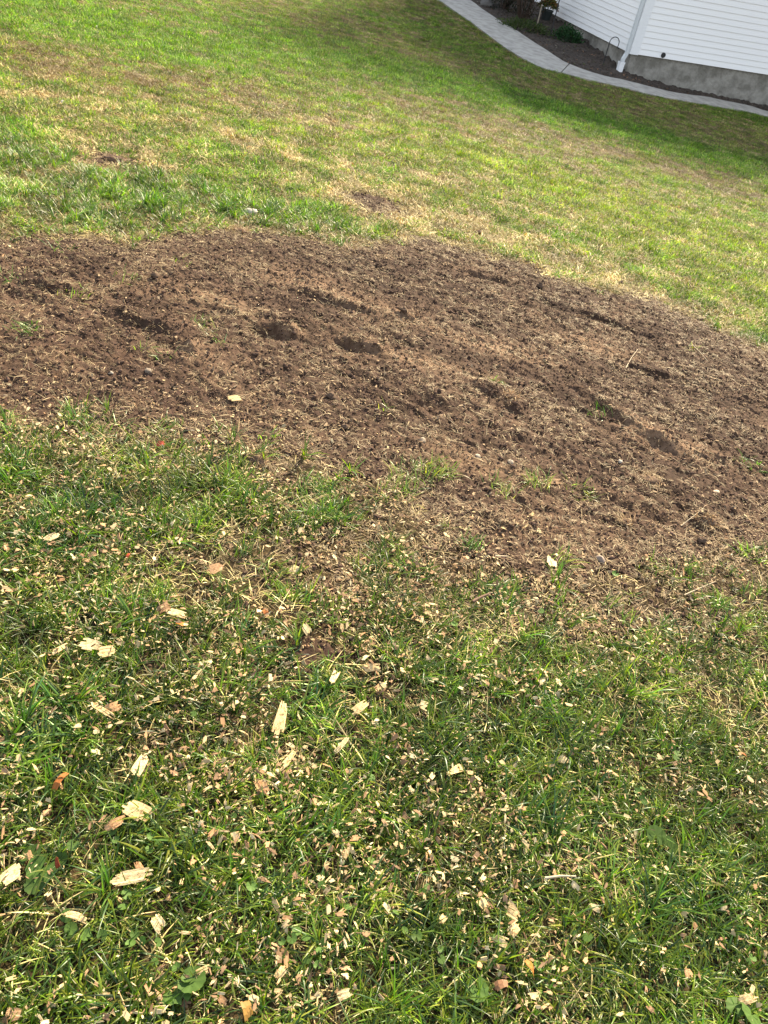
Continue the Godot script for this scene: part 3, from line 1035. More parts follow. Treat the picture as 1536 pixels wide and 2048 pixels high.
func build_shade_trees() -> void:
	# the tall trees behind the house, out of the picture, whose thin crowns shade its lawn
	var words := ["tall thin-crowned maple behind the house, leftmost of the row", "tall maple behind the house, second of the row", "tall maple behind the house, middle of the row", "tall maple behind the house, fourth of the row", "tall maple behind the house, rightmost of the row"]
	var crown := foliage(3000, Vector3(3.6, 5.6, 3.6), 0.42, [Color(0.06, 0.11, 0.03), Color(0.09, 0.12, 0.03), Color(0.14, 0.11, 0.03)], 0.75, 0.0)
	var trunk := MB.new()
	trunk.tube([Vector3(0, -0.5, 0), Vector3(0.1, 4, 0), Vector3(0, 9, 0.1), Vector3(0, 14, 0)], 0.3, 0.05, 9, Color.WHITE)
	for k in 9:
		var a := k * 2.4
		var y := 5.0 + k
		trunk.tube([Vector3(0.05, y, 0), Vector3(cos(a) * 1.3, y + 1.0, sin(a) * 1.3), Vector3(cos(a) * 2.6, y + 1.6, sin(a) * 2.6)], 0.09, 0.02, 6, Color.WHITE)
	var tm := trunk.mesh()
	for k in 5:
		var x := 6.2 + k * 4.2
		var z := -35.0 - 1.4 * k + (k % 2) * 1.5
		var o := thing("maple_tree", Vector3(x, g(x, -30.0), z), words[k], "tree", "trees behind the house")
		o.rotation.y = k * 1.7
		part("trunk", tm, M.bark, o)
		tag(part("crown", crown, M.leaf, o, Transform3D(Basis(), Vector3(0, 9.6, 0))), "", "", "", "stuff")

func pole_mesh(pts: Array, r: float) -> ArrayMesh:
	var b := MB.new()
	b.tube(pts, r, r, 8)
	return b.mesh()

func build_lawn() -> void:
	var green := [Color(0.115, 0.200, 0.026), Color(0.082, 0.160, 0.034), Color(0.160, 0.235, 0.028), Color(0.058, 0.120, 0.038), Color(0.22, 0.265, 0.045)]
	var straw := [Color(0.53, 0.44, 0.20), Color(0.43, 0.36, 0.16), Color(0.62, 0.52, 0.27), Color(0.32, 0.24, 0.125)]
	var near_g := []
	for i in 8: near_g.append(tuft(22, 0.030, 0.028, 0.068, 0.0032, 0.35, 1.2, green, 4))
	for i in 2: near_g.append(tuft(14, 0.012, 0.05, 0.10, 0.0031, 0.15, 0.8, green, 5))
	var near_d := []
	for i in 6: near_d.append(tuft(12, 0.034, 0.025, 0.075, 0.0022, 0.8, 1.5, straw, 3))
	var mixed := green.duplicate()
	mixed.append_array([Color(0.26, 0.28, 0.08), Color(0.36, 0.33, 0.15)])
	var far_g := []
	for i in 7: far_g.append(tuft(40, 0.055, 0.02, 0.055, 0.0036, 0.3, 1.25, mixed, 3))
	var far_d := []
	for i in 6: far_d.append(tuft(32, 0.06, 0.02, 0.05, 0.0032, 0.6, 1.45, straw, 3))
	var xs := {}
	var cs := {}
	var sets := {"near_g": near_g, "near_d": near_d, "far_g": far_g, "far_d": far_d}
	for s in sets:
		for i in sets[s].size():
			xs[s + str(i)] = []
			cs[s + str(i)] = PackedColorArray()
	for band in [[0.8, -4.7, 0.027, "near"], [-4.7, -6.2, 0.036, "far"], [-6.2, -10.0, 0.045, "far"], [-10.0, -24.0, 0.068, "far"]]:
		var s: float = band[2]
		var z: float = band[0]
		while z > band[1]:
			z -= s
			var x := -8.0
			while x < 9.0:
				x += s
				var px := x + rng.randf_range(-0.5, 0.5) * s
				var pz := z + rng.randf_range(-0.5, 0.5) * s
				if not seen(Vector3(px, g(px, pz), pz), 420.0 if z > -4.7 else 260.0): continue
				var e := soil_e(px, pz)
				var keep := 1.0
				var rag: float = 0.16 + 0.55 * smoothstep(-0.6, 0.2, px) * smoothstep(-3.0, -2.4, pz) * smoothstep(-1.35, -1.8, pz)
				keep = smoothstep(0.10, -rag, e + 0.5 * rag * n_fine.get_noise_2d(px * 0.5, pz * 0.5))
				if e > 0.12: keep = 0.0
				if rng.randf() > keep: continue
				if pz < -14.0 and beyond_path(Vector2(px, pz)) > 0.0: continue
				var w := lawn_mix(px, pz)
				var near: bool = band[3] == "near"
				var dry: float = w.dry + 0.75 * w.brown
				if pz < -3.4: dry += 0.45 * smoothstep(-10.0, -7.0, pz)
				var grn: float = 0.36 + 0.8 * w.lush + 0.7 * w.lime
				if near and pz > -2.8: grn += 0.5
				if e > -0.3: dry += 1.3 * smoothstep(-0.3, -0.05, e) if pz < -2.6 else 0.4
				var pd := dry / (dry + grn)
				if near: pd = pd * 0.7 + 0.14
				var is_dry := rng.randf() < pd
				var c := Color.WHITE
				var sc := rng.randf_range(0.7, 1.25) * (1.0 + 0.5 * n_mid.get_noise_2d(px * 2 + 3, pz * 2) + 0.3 * n_fine.get_noise_2d(px * 0.6, pz * 0.6 + 50))
				if is_dry:
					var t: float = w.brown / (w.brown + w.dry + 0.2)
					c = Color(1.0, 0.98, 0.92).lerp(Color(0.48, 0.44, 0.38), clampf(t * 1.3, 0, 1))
				else:
					var tot: float = w.lush + w.lime + w.brown + w.dry + 0.4
					var lime: float = w.lime / tot
					var br: float = (w.brown + 0.6 * w.dry) / tot
					c = Color(1, 1, 1).lerp(Color(1.75, 1.45, 0.9), clampf(lime * 1.2, 0, 1)).lerp(Color(1.6, 1.15, 1.2), clampf(br * 0.9, 0, 1))
					if not near or pz < -3.2: c = c.lerp(c * Color(1.08, 1.14, 1.1), 0.8)
					sc *= 1.0 + 0.25 * clampf(w.lush - 0.4, 0, 1) - 0.2 * clampf(br, 0, 1)
					if near and pz > -2.8 and w.lush > 0.6 and rng.randf() < 0.3: c = c * Color(0.8, 0.95, 1.3)
					if not near and w.lush > 0.3: c = c.lerp(Color(1.0, 1.3, 0.75), clampf(w.lush / tot * 1.2, 0, 1))
					sc *= 1.0 - 0.45 * smoothstep(0.6, 0.9, pd)
				var v := rng.randf_range(0.75, 1.25) * (1.0 + 0.7 * n_fine.get_noise_2d(px * 0.7, pz * 0.7)) * (1.0 + 0.55 * n_mid.get_noise_2d(px * 1.1 + 77, pz * 1.1))
				c = Color(c.r * v, c.g * v, c.b * v)
				var which: String = band[3] + ("_d" if is_dry else "_g")
				var key := which + str(rng.randi() % sets[which].size())
				var y := g(px, pz) + 0.012 * n_mid.get_noise_2d(px, pz)
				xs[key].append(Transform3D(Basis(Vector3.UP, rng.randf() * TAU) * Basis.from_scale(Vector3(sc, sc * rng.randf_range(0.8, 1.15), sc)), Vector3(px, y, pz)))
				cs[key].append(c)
	var root := thing("grass", Vector3.ZERO)
	tag(root, "mown lawn grass, green and straw coloured, covering the whole slope", "grass", "", "stuff")
	for s in sets:
		for i in sets[s].size():
			scatter("dry_grass" if s.ends_with("_d") else "green_grass", sets[s][i], M.dry if s.ends_with("_d") else (M.far_grass if s == "far_g" else M.grass), xs[s + str(i)], cs[s + str(i)], root)

func build_soil_litter() -> void:
	# crumbs of earth, shavings and root fibres over the bare patch
	var crumbs := []
	for i in 4: crumbs.append(lump_mesh(0.5, 4, 6, i))
	var xs := [[], [], [], []]
	var cs := [PackedColorArray(), PackedColorArray(), PackedColorArray(), PackedColorArray()]
	for i in 260000:
		var x := rng.randf_range(-3.0, 3.4)
		var z := rng.randf_range(-5.6, -0.9)
		var e := soil_e(x, z)
		if e < (-0.4 if z > -2.6 else -0.03): continue
		var dens := 0.65 + 0.9 * n_fine.get_noise_2d(x * 0.8, z * 0.8) + 0.4 * n_mid.get_noise_2d(x, z)
		if rng.randf() > dens: continue
		if not seen(Vector3(x, g(x, z), z), 350): continue
		var r := 0.0014 + 0.0026 * pow(rng.randf(), 2.0) + 0.006 * pow(rng.randf(), 14.0)
		var k := rng.randi() % 4
		xs[k].append(Transform3D(Basis(Vector3.UP, rng.randf() * TAU) * Basis.from_scale(Vector3(r, r, r) * Vector3(rng.randf_range(0.8, 1.5), 1, 1)), Vector3(x, soil_y(x, z) + r * 0.3, z)))
		var v := rng.randf_range(0.75, 1.5)
		cs[k].append(Color(0.080 * v, 0.051 * v, 0.038 * v))
	var root := thing("soil_crumbs", Vector3.ZERO)
	tag(root, "loose crumbs of brown earth covering the bare patch", "soil", "", "stuff")
	for k in 4: scatter("crumb", crumbs[k], M.crumb, xs[k], cs[k], root)
	# shavings
	var fl := []
	for i in 4: fl.append(chip_mesh(1.0, rng.randf_range(0.25, 0.6), 0.12, rng.randf_range(-0.1, 0.15), 0.35, Color.WHITE))
	xs = [[], [], [], []]
	cs = [PackedColorArray(), PackedColorArray(), PackedColorArray(), PackedColorArray()]
	for i in 150000:
		var x := rng.randf_range(-3.0, 3.4)
		var z := rng.randf_range(-5.4, -1.5)
		var e := soil_e(x, z)
		if e < (-0.45 if z > -2.6 else -0.12): continue
		var dens := 0.42 + 0.6 * n_mid.get_noise_2d(x * 0.7 + 5, z * 0.7) + 0.5 * n_fine.get_noise_2d(x, z + 8)
		dens += 0.5 * smoothstep(0.5, 0.0, e)
		if rng.randf() > dens: continue
		if not seen(Vector3(x, g(x, z), z), 350): continue
		var s := 0.005 + 0.009 * pow(rng.randf(), 2.0) + 0.016 * pow(rng.randf(), 9.0)
		var k := rng.randi() % 4
		xs[k].append(Transform3D(basis_from(rng.randf() * TAU, rng.randfn() * 0.35, rng.randfn() * 0.35, s), Vector3(x, soil_y(x, z) + 0.003, z)))
		var t := rng.randf()
		var c := Color(0.36, 0.26, 0.16)
		if t < 0.6: c = Color(0.19, 0.13, 0.083)
		elif t < 0.6: c = Color(0.6, 0.5, 0.36)
		cs[k].append(c * rng.randf_range(0.7, 1.15))
	root = thing("wood_shavings", Vector3.ZERO)
	tag(root, "fine tan wood shavings sprinkled over the bare soil", "wood shavings", "", "stuff")
	for k in 4: scatter("shaving", fl[k], M.crumb, xs[k], cs[k], root)
	# dead fibres and single dry blades
	var straw := [Color(0.36, 0.26, 0.14), Color(0.27, 0.18, 0.10), Color(0.42, 0.33, 0.19)]
	var fib := []
	for i in 4: fib.append(tuft(5, 0.02, 0.02, 0.06, 0.0014, 1.2, 1.65, straw, 4))
	xs = [[], [], [], []]
	cs = [PackedColorArray(), PackedColorArray(), PackedColorArray(), PackedColorArray()]
	for i in 45000:
		var x := rng.randf_range(-3.0, 3.4)
		var z := rng.randf_range(-5.4, -1.5)
		var e := soil_e(x, z)
		if e < (-0.45 if z > -2.6 else -0.1) or rng.randf() > 0.4 + 0.9 * n_mid.get_noise_2d(x * 1.2 + 15, z * 1.2) + 0.5 * smoothstep(0.3, 0.0, e): continue
		if not seen(Vector3(x, g(x, z), z), 350): continue
		var k := rng.randi() % 4
		xs[k].append(Transform3D(basis_from(rng.randf() * TAU, 0, 0, rng.randf_range(0.5, 1.1)), Vector3(x, soil_y(x, z) + 0.006, z)))
		cs[k].append(Color.WHITE * rng.randf_range(0.7, 1.1))
	root = thing("root_fibres", Vector3.ZERO)
	tag(root, "dry root fibres and dead grass blades lying on the bare soil", "dead grass", "", "stuff")
	for k in 4: scatter("fibre", fib[k], M.dry, xs[k], cs[k], root)

func chip_cover(p: Vector2) -> float:               # how thickly the chips lie, by place on the lawn
	var d := 0.58 + 1.6 * n_mid.get_noise_2d(p.x * 1.1 + 60, p.y * 1.1) + 1.0 * n_fine.get_noise_2d(p.x * 0.7, p.y * 0.7 + 30)
	d *= 1.0 - 0.6 * smoothstep(0.25, 0.8, p.x + 0.25 * (p.y + 1.0))
	return d

const MARKS := [[560, 1440, "the upright cream sliver"], [432, 1137, "the tan bark flake"], [205, 1421, "the long cream chip at the left"], [625, 1300, "the bare earth spot"], [272, 1621, "the broad torn flake"], [265, 1753, "the longest pale chip"], [18, 1752, "the large chip at the left edge"], [150, 1836, "the arched bark strip"], [577, 1519, "the thin diagonal cream splinter"], [282, 1527, "the leaf-shaped pale chip"], [682, 1490, "the curved pale shaving"], [910, 1541, "the cream chip in dark green grass"], [1126, 1519, "the blunt pale chip"], [1020, 1840, "the group of four chips"], [560, 1946, "the cream chip pointing down"], [690, 1988, "the clean rectangular chip"], [406, 1942, "the rounded cream chip"], [126, 1581, "the bright orange leaf"], [360, 1267, "the small orange leaf scrap"], [1331, 1706, "the pair of large green leaves"], [946, 1981, "the round scalloped leaf"], [1110, 1771, "the thin pale twig"], [1103, 1125, "the upright chip at the soil edge"], [830, 955, "the largest yellow green tuft"], [322, 905, "the red leaf"], [180, 1293, "the row of chips at the left"], [1440, 1400, "the bare patch at the right"], [1495, 1998, "the chip in the bottom right corner"], [104, 1074, "the pale chip near the left edge"], [1160, 985, "the wispy tuft on the soil edge"], [1310, 1135, "the lower right soil tuft"], [1475, 1525, "the rusty leaf scrap"], [846, 1410, "the small pale chip in mid lawn"], [1190, 1470, "the deep green tufts right of middle"], [228, 318, "the torn dark thatch spot"], [20, 350, "the straw patch at the left edge"], [502, 428, "the pale rounded stone"], [430, 148, "the small far bare spot"], [745, 405, "the bare spot above the soil"], [1130, 139, "the joint in the path"], [914, 27, "the far end of the path"], [1250, 178, "the path below the downspout"]]
var waiting := {}

func label_later(o: Node, kind: String, px: float, py: float) -> void:      # says which one it is by the nearest thing one can find
	var best := 1e9
	var m: Array = MARKS[0]
	for q in MARKS:
		var d := Vector2(px - q[0], py - q[1]).length()
		if d < best: best = d; m = q
	var v := Vector2(px - m[0], py - m[1])
	var side: String = ["right of", "below right of", "below", "below left of", "left of", "above left of", "above", "above right of"][posmod(roundi(v.angle() / (PI / 4)), 8)]
	var key := "%s|%s %s" % [kind, side, m[2]]
	if not waiting.has(key): waiting[key] = []
	waiting[key].append([best, o])

func give_labels() -> void:
	for key in waiting:
		var a: Array = waiting[key]
		a.sort_custom(func(p, q): return p[0] < q[0])
		for i in a.size():
			var which: String = "" if a.size() == 1 else ["nearest ", "second nearest ", "third nearest ", "fourth nearest ", "fifth nearest ", "sixth nearest ", "farther "][mini(i, 6)]
			a[i][1].set_meta("label", which + key.replace("|", ", "))

var big_spots: Array = []

func build_chips() -> void:
	var cream := Color(0.60, 0.45, 0.245)
	var peach := Color(0.50, 0.30, 0.16)
	var pale := Color(0.66, 0.53, 0.31)
	var tan := Color(0.32, 0.20, 0.115)
	# [x, y, length px, width px, angle in the picture, colour, curl, words]
	var big := [
		[560, 1440, 78, 22, -80, cream, 0.05, "long cream wood sliver standing almost upright in the foreground grass"],
		[432, 1137, 52, 20, -25, tan, 0.08, "tan bark flake lying on the bare spot in the mid lawn"],
		[592, 1141, 34, 28, 10, pale, 0.02, "square pale wood chip right of the tan bark flake"],
		[205, 1421, 64, 22, 28, cream, 0.06, "long cream chip beside a peach coloured chip at the left"],
		[225, 1415, 40, 18, -10, peach, 0.08, "peach coloured chip touching the long cream chip at the left"],
		[352, 1226, 48, 14, 22, pale, 0.04, "slim pale sliver next to the curled brown bark strip"],
		[328, 1217, 36, 14, -12, tan, 0.2, "curled brown bark strip above the slim pale sliver"],
		[612, 1257, 26, 24, 40, pale, 0.02, "pale square chip at the upper edge of the bare earth spot"],
		[272, 1621, 66, 32, 18, cream, 0.07, "broad torn cream flake above two peach chips at lower left"],
		[232, 1646, 56, 22, -28, peach, 0.08, "peach coloured flake under the broad torn cream flake"],
		[265, 1753, 94, 26, -8, pale, 0.03, "longest pale board-like chip in the lower left grass"],
		[278, 1734, 36, 16, 65, peach, 0.02, "short peach splinter resting on the longest pale chip"],
		[18, 1752, 70, 34, -28, pale, 0.02, "large pale chip cut off by the left edge"],
		[150, 1836, 62, 18, 22, cream, 0.22, "arched cream bark strip in the lower left grass"],
		[316, 1845, 40, 26, 50, pale, 0.08, "pale folded chip right of the arched bark strip"],
		[577, 1519, 56, 13, -55, cream, 0.03, "thin cream splinter pointing to the upper right, left of centre"],
		[282, 1527, 60, 22, -55, pale, 0.04, "pale leaf-shaped chip above the orange leaf"],
		[682, 1490, 46, 14, -50, pale, 0.18, "curved pale shaving near the centre of the foreground"],
		[910, 1541, 36, 16, -35, cream, 0.05, "cream chip in the dark green grass right of centre"],
		[1126, 1519, 30, 20, 25, pale, 0.04, "pale blunt chip in the green grass right of centre"],
		[1026, 1824, 48, 26, 45, cream, 0.05, "largest cream chip of the group of four at lower right of centre"],
		[1000, 1881, 40, 18, 28, pale, 0.06, "pale chip lowest of the group of four"],
		[1028, 1858, 34, 18, -55, cream, 0.12, "folded chip between the two bigger chips of the group of four"],
		[965, 1806, 30, 18, 60, cream, 0.06, "small pointed chip topmost of the group of four"],
		[560, 1946, 40, 28, -60, cream, 0.05, "cream chip pointing down near the bottom edge"],
		[690, 1988, 36, 26, -5, pale, 0.02, "clean rectangular pale chip near the bottom edge"],
		[406, 1942, 36, 24, -20, cream, 0.05, "rounded cream chip at the bottom left of centre"],
		[424, 1666, 36, 14, -40, peach, 0.06, "peach chip with a pale end in the lower left grass"],
		[885, 1838, 24, 18, -60, cream, 0.08, "teardrop chip left of the group of four"],
		[525, 1573, 40, 26, 70, peach, 0.05, "peach chip standing on edge in the lower grass"],
		[30, 2029, 32, 24, 0, tan, 0.10, "brown nut-like bark piece in the bottom left corner"],
		[1105, 965, 40, 16, 8, tan, 0.1, "curled tan bark piece at the lower edge of the bare soil"],
		[470, 797, 36, 14, -5, cream, 0.05, "cream chip alone on the dark soil at the left"],
		[1103, 1125, 30, 22, -70, pale, 0.06, "upright pale chip where soil meets grass at right"],
		[742, 1335, 44, 13, 2, cream, 0.02, "rod-like cream splinter right of the bare earth spot"],
		[668, 1355, 42, 18, -70, pale, 0.06, "pale chip leaning out of the bare earth spot"],
		[180, 1712, 10, 8, 0, cream, 0.02, "tiny crumb of wood beside the dark green leaves at lower left"],
		[120, 1298, 46, 16, -35, cream, 0.05, "cream chip in the row of chips at the left"],
		[180, 1290, 50, 24, 20, pale, 0.05, "broad pale chip in the row of chips at the left"],
		[212, 1303, 42, 24, -15, cream, 0.05, "ragged chip at the right end of the row at the left"],
		[104, 1074, 34, 14, -30, pale, 0.05, "pale chip in the dark grass near the left edge"],
		[846, 1410, 24, 18, 20, pale, 0.05, "small pale chip near the middle of the foreground lawn"],
		[1190, 1815, 30, 14, 15, pale, 0.02, "pale chip at right of a thin twig in the lower lawn"],
		[1495, 1998, 44, 20, -10, cream, 0.04, "cream chip in the bottom right corner"],
		[1376, 1945, 28, 22, 60, peach, 0.05, "peach chip near the lower right edge"],
		[720, 1415, 40, 14, -30, cream, 0.08, "narrow cream chip below the rod-like splinter"],
		[1365, 1870, 14, 9, 20, tan, 0.3, "small curled reddish bark in the lower right grass"],
	]
	for q in big:
		var p := gp(q[0], q[1])
		var depth := (p - EYE).dot(cam_f)
		var a := deg_to_rad(q[4])
		var ax := gp(q[0] + cos(a) * q[2] * 0.5, q[1] + sin(a) * q[2] * 0.5) - gp(q[0] - cos(a) * q[2] * 0.5, q[1] - sin(a) * q[2] * 0.5)
		var long := minf(ax.length(), q[2] / FOCAL * depth * 1.35)
		var wide: float = q[3] / FOCAL * depth * 1.3
		var m := chip_mesh(long, wide, 0.0022, q[6] * 0.8, 0.5, q[5], 6)
		var yaw := -atan2(ax.z, ax.x)
		var on_soil := soil_e(p.x, p.z) > 0.0
		var y := top_y(p.x, p.z) + (0.008 if on_soil else 0.036)
		# towards the eye by its height over the ground, so that it stands where the picture shows it
		var sh := (EYE - p).normalized()
		p += sh * ((y - p.y) / sh.y)
		var o := part("wood_chip", m, M.chip, null, Transform3D(basis_from(yaw, rng.randfn() * 0.12, 0.25 + rng.randfn() * 0.12), p))
		tag(o, q[7], "wood chip", "large wood chips in the foreground lawn")
		big_spots.append(Vector2(p.x, p.z))
	# the next largest: single objects too, sharing a few shapes
	var shapes := []
	for i in 20:
		var asp := 0.10 + 0.62 * pow(i / 19.0, 1.4)
		shapes.append(chip_mesh(1.0, asp, 0.05, rng.randf_range(-0.06, 0.16), 0.7, Color.WHITE, 2 if asp < 0.25 else 3))
	var tints := [cream, cream, pale, peach, cream, tan, pale]
	var mats := []
	for c in tints:
		var m: StandardMaterial3D = M.chip.duplicate()
		m.albedo_color = c.linear_to_srgb()
		m.uv1_scale = Vector3(0.6, 1.6, 0.6)
		mats.append(m)
	var n := 0
	while n < 250:
		var px := rng.randf_range(0, 1536)
		var py := rng.randf_range(905, 2040)
		var p := gp(px, py)
		if rng.randf() > chip_cover(Vector2(p.x, p.z)) * 1.1: continue
		var soil := soil_e(p.x, p.z) > 0.0
		if soil and rng.randf() < 0.6: continue
		p.y = top_y(p.x, p.z) + (0.006 if soil else rng.randf_range(0.024, 0.048))
		var s := rng.randf_range(0.016, 0.034)
		var si := rng.randi() % 20
		var mi := rng.randi() % mats.size()
		var o := part("wood_chip", shapes[si], mats[mi], null, Transform3D(basis_from(rng.randf() * TAU, rng.randfn() * 0.3, rng.randfn() * 0.4, s), p))
		tag(o, "small chip of fresh wood lying loose among the grass blades" if not soil else "small chip of fresh wood lying on bare brown soil", "wood chip", "small wood chips in the grass" if not soil else "small wood chips on the soil")
		label_later(o, "%s %s" % [["cream", "cream", "pale", "peach", "cream", "tan", "pale"][mi], "wood splinter" if si < 9 else "wood chip" if si < 15 else "wood flake"], px, py)
		n += 1
	# countless smaller shreds
	var xs := []
	var cs := []
	for i in 20: xs.append([]); cs.append(PackedColorArray())
	for i in 135000:
		var x := rng.randf_range(-2.6, 2.6)
		var z := rng.randf_range(-3.2, 0.3)
		var e := soil_e(x, z)
		if e > 0.45 and z < -2.4: continue
		if rng.randf() > chip_cover(Vector2(x, z)) * (0.95 if e < 0 else 0.45 * smoothstep(0.4, 0.0, e)): continue
		if not seen(Vector3(x, g(x, z), z), 300): continue
		var s := 0.004 + 0.009 * rng.randf() + 0.020 * pow(rng.randf(), 3.0)
		var k := rng.randi() % 20
		var y := top_y(x, z) + (0.005 if e > 0 else rng.randf_range(0.018, 0.048))
		xs[k].append(Transform3D(basis_from(rng.randf() * TAU, rng.randfn() * 0.4, rng.randfn() * 0.5, s), Vector3(x, y, z)))
		var c: Color = tints[rng.randi() % tints.size()]
		cs[k].append((c if rng.randf() > 0.22 else tan) * rng.randf_range(0.55, 1.1))
	var root := thing("wood_shreds", Vector3.ZERO)
	tag(root, "countless small shreds of pale chipped wood strewn through the foreground grass", "wood shreds", "", "stuff")
	for k in 20: scatter("shred", shapes[k], M.crumb, xs[k], cs[k], root)

func ivy_plant(px: float, py: float, sizes: Array, label: String, group := "", dark := 1.0) -> Node3D:
	var base := gp(px, py)
	var o := thing("ground_ivy", base, label, "weed", group)
	var first := true
	for s in sizes:
		var ang := rng.randf() * TAU
		var off: Vector3 = Vector3.ZERO if first else Vector3(cos(ang), 0, sin(ang)) * (0.014 + s * 0.9)
		first = false
		var h := rng.randf_range(0.022, 0.034)
		var c := Color(0.075, 0.130, 0.032) * rng.randf_range(0.75, 1.3) * dark
		var tip: Vector3 = off + Vector3(0, h, 0)
		part("leaf", round_leaf(s, 9, 0.05, 0.35, rng.randf_range(-0.1, 0.25), c, c * 1.5), M.leaf, o, Transform3D(basis_from(rng.randf() * TAU, rng.randfn() * 0.25, rng.randfn() * 0.25), tip))
		var b := MB.new()
		b.tube([off * 0.3, off * 0.7 + Vector3(0, h * 0.6, 0), tip - Vector3(0, 0.001, 0)], 0.0012, 0.0009, 5, Color(0.10, 0.13, 0.05))
		part("stalk", b.mesh(), M.leaf, o)
	tag(o, "", "weed")
	return o

func build_small_things() -> void:
	# weeds
	ivy_plant(1331, 1706, [0.026, 0.023], "pair of large dark green leaves, one folded, in the right foreground lawn", "", 0.7)
	ivy_plant(92, 1746, [0.026, 0.021, 0.017, 0.013], "dark green leaf cluster beside the large pale chip at the left edge", "", 0.8)
	ivy_plant(946, 1981, [0.022], "single round scalloped leaf near the bottom edge, right of centre")
	ivy_plant(378, 1973, [0.024, 0.018, 0.015], "pale veined leaf rosette left of a cream chip at the bottom edge")
	ivy_plant(1490, 2038, [0.024, 0.018], "folded leaves cut off by the bottom right corner")
	for q in [[150, 1700], [232, 1695], [270, 1660], [320, 1698], [372, 1675], [142, 1872], [180, 1880], [270, 1877], [205, 1885], [315, 1900], [245, 1828], [355, 1950], [500, 1785], [640, 1785], [680, 1740], [740, 1730], [695, 1822], [580, 1888], [612, 1885], [645, 1895], [632, 1945], [465, 1645], [738, 1565], [710, 1605], [310, 1940], [798, 1720], [893, 1757], [950, 1757], [865, 1772], [988, 1892], [875, 1928], [1068, 1938], [805, 1875], [1008, 1840], [1143, 1880], [838, 1800], [1263, 1595], [1350, 1517], [823, 1650], [790, 1835], [1493, 1925], [905, 1262], [1075, 1235], [1225, 1160], [385, 1440], [450, 1260], [1250, 1890], [1500, 1630]]:
		var sizes := []
		for k in rng.randi_range(1, 3): sizes.append(rng.randf_range(0.006, 0.0115))
		var o := ivy_plant(q[0], q[1], sizes, "", "ground ivy plants in the foreground grass")
		label_later(o, ["small single-leaved round weed", "small two-leaved scalloped weed", "small three-leaved scalloped weed"][sizes.size() - 1], q[0], q[1])
	# fallen leaves with colour
	for q in [[126, 1581, 0.022, Color(0.42, 0.15, 0.04), "curled bright orange leaf in the lower left grass"], [360, 1267, 0.013, Color(0.60, 0.16, 0.02), "small orange leaf scrap left of the bare earth spot"], [322, 905, 0.015, Color(0.42, 0.06, 0.03), "red leaf at the grass edge below the soil patch"],
		[530, 1242, 0.012, Color(0.6, 0.22, 0.07), "orange leaf scrap upper left of the bare earth spot"], [490, 2034, 0.017, Color(0.32, 0.18, 0.05), "yellow brown leaf at the bottom edge"], [120, 1742, 0.012, Color(0.25, 0.05, 0.02), "dark red leaf scrap beside the dark leaf cluster"], [455, 945, 0.012, Color(0.5, 0.16, 0.05), "orange leaf scrap in the grass below the soil patch"],
		[1475, 1525, 0.012, Color(0.4, 0.12, 0.04), "rusty leaf scrap near the right edge"], [995, 1985, 0.016, Color(0.25, 0.13, 0.07), "brown withered leaf at the bottom, right of the round green leaf"], [1048, 1948, 0.016, Color(0.4, 0.17, 0.04), "curled orange brown leaf edge in the lower right grass"], [258, 1130, 0.010, Color(0.45, 0.08, 0.03), "tiny red leaf scrap in the left grass"]]:
		var p := gp(q[0], q[1])
		p.y += 0.034
		var sh := (EYE - p).normalized()
		p += sh * 0.0
		tag(part("fallen_leaf", chip_mesh(q[2] * 2.0, q[2] * 1.3, 0.0008, 0.18, 0.3, q[3]), M.dry, null, Transform3D(basis_from(rng.randf() * TAU, rng.randfn() * 0.3, 0.4), p)), q[4], "leaf", "coloured fallen leaves")
	# pale specks on the far lawn: fallen leaves
	var spk := chip_mesh(0.05, 0.03, 0.0015, 0.15, 0.3, Color(0.45, 0.42, 0.3))
	for i in 46:
		var p := gp(rng.randf_range(0, 1400), rng.randf_range(10, 260))
		if beyond_path(Vector2(p.x, p.z)) > -0.2: continue
		p.y += 0.05
		var o := part("fallen_leaf", spk, M.dry, null, Transform3D(basis_from(rng.randf() * TAU, rng.randfn() * 0.4, rng.randfn() * 0.4, rng.randf_range(0.3, 0.75)), p))
		tag(o, "", "leaf", "pale leaves on the far lawn")
		var at := pix(p)
		label_later(o, "pale leaf speck", at.x, at.y)
	# stones and clods
	for q in [[502, 428, 0.034, Color(0.36, 0.33, 0.27), "pale rounded stone at the upper edge of the soil patch"], [845, 882, 0.014, Color(0.22, 0.165, 0.115), "tan stone on the soil just above the grass tuft"], [1020, 928, 0.012, Color(0.24, 0.195, 0.15), "pale grey pebble at the lower edge of the soil"],
		[222, 750, 0.008, Color(0.3, 0.26, 0.21), "white pebble on the dark soil at the left"], [955, 915, 0.011, Color(0.34, 0.28, 0.21), "small upright pale pebble on the soil, lower middle"], [1240, 925, 0.010, Color(0.34, 0.3, 0.25), "small pale pebble on the soil at lower right"], [1200, 1120, 0.015, Color(0.2, 0.15, 0.12), "reddish brown stone at the lower soil edge"],
		[1430, 988, 0.014, Color(0.45, 0.33, 0.22), "tan pebble on the soil near the right edge"], [297, 747, 0.014, Color(0.15, 0.115, 0.085), "flat brown stone on the soil at left"]]:
		var p := gp(q[0], q[1])
		p.y = top_y(p.x, p.z) + q[2] * 0.35
		tag(part("pebble", lump_mesh(0.3, 8, 11, int(q[0]), q[3]), M.stone, null, Transform3D(basis_from(rng.randf() * TAU) * Basis.from_scale(Vector3(q[2] * 1.2, q[2] * 0.8, q[2])), p)), q[4], "stone")
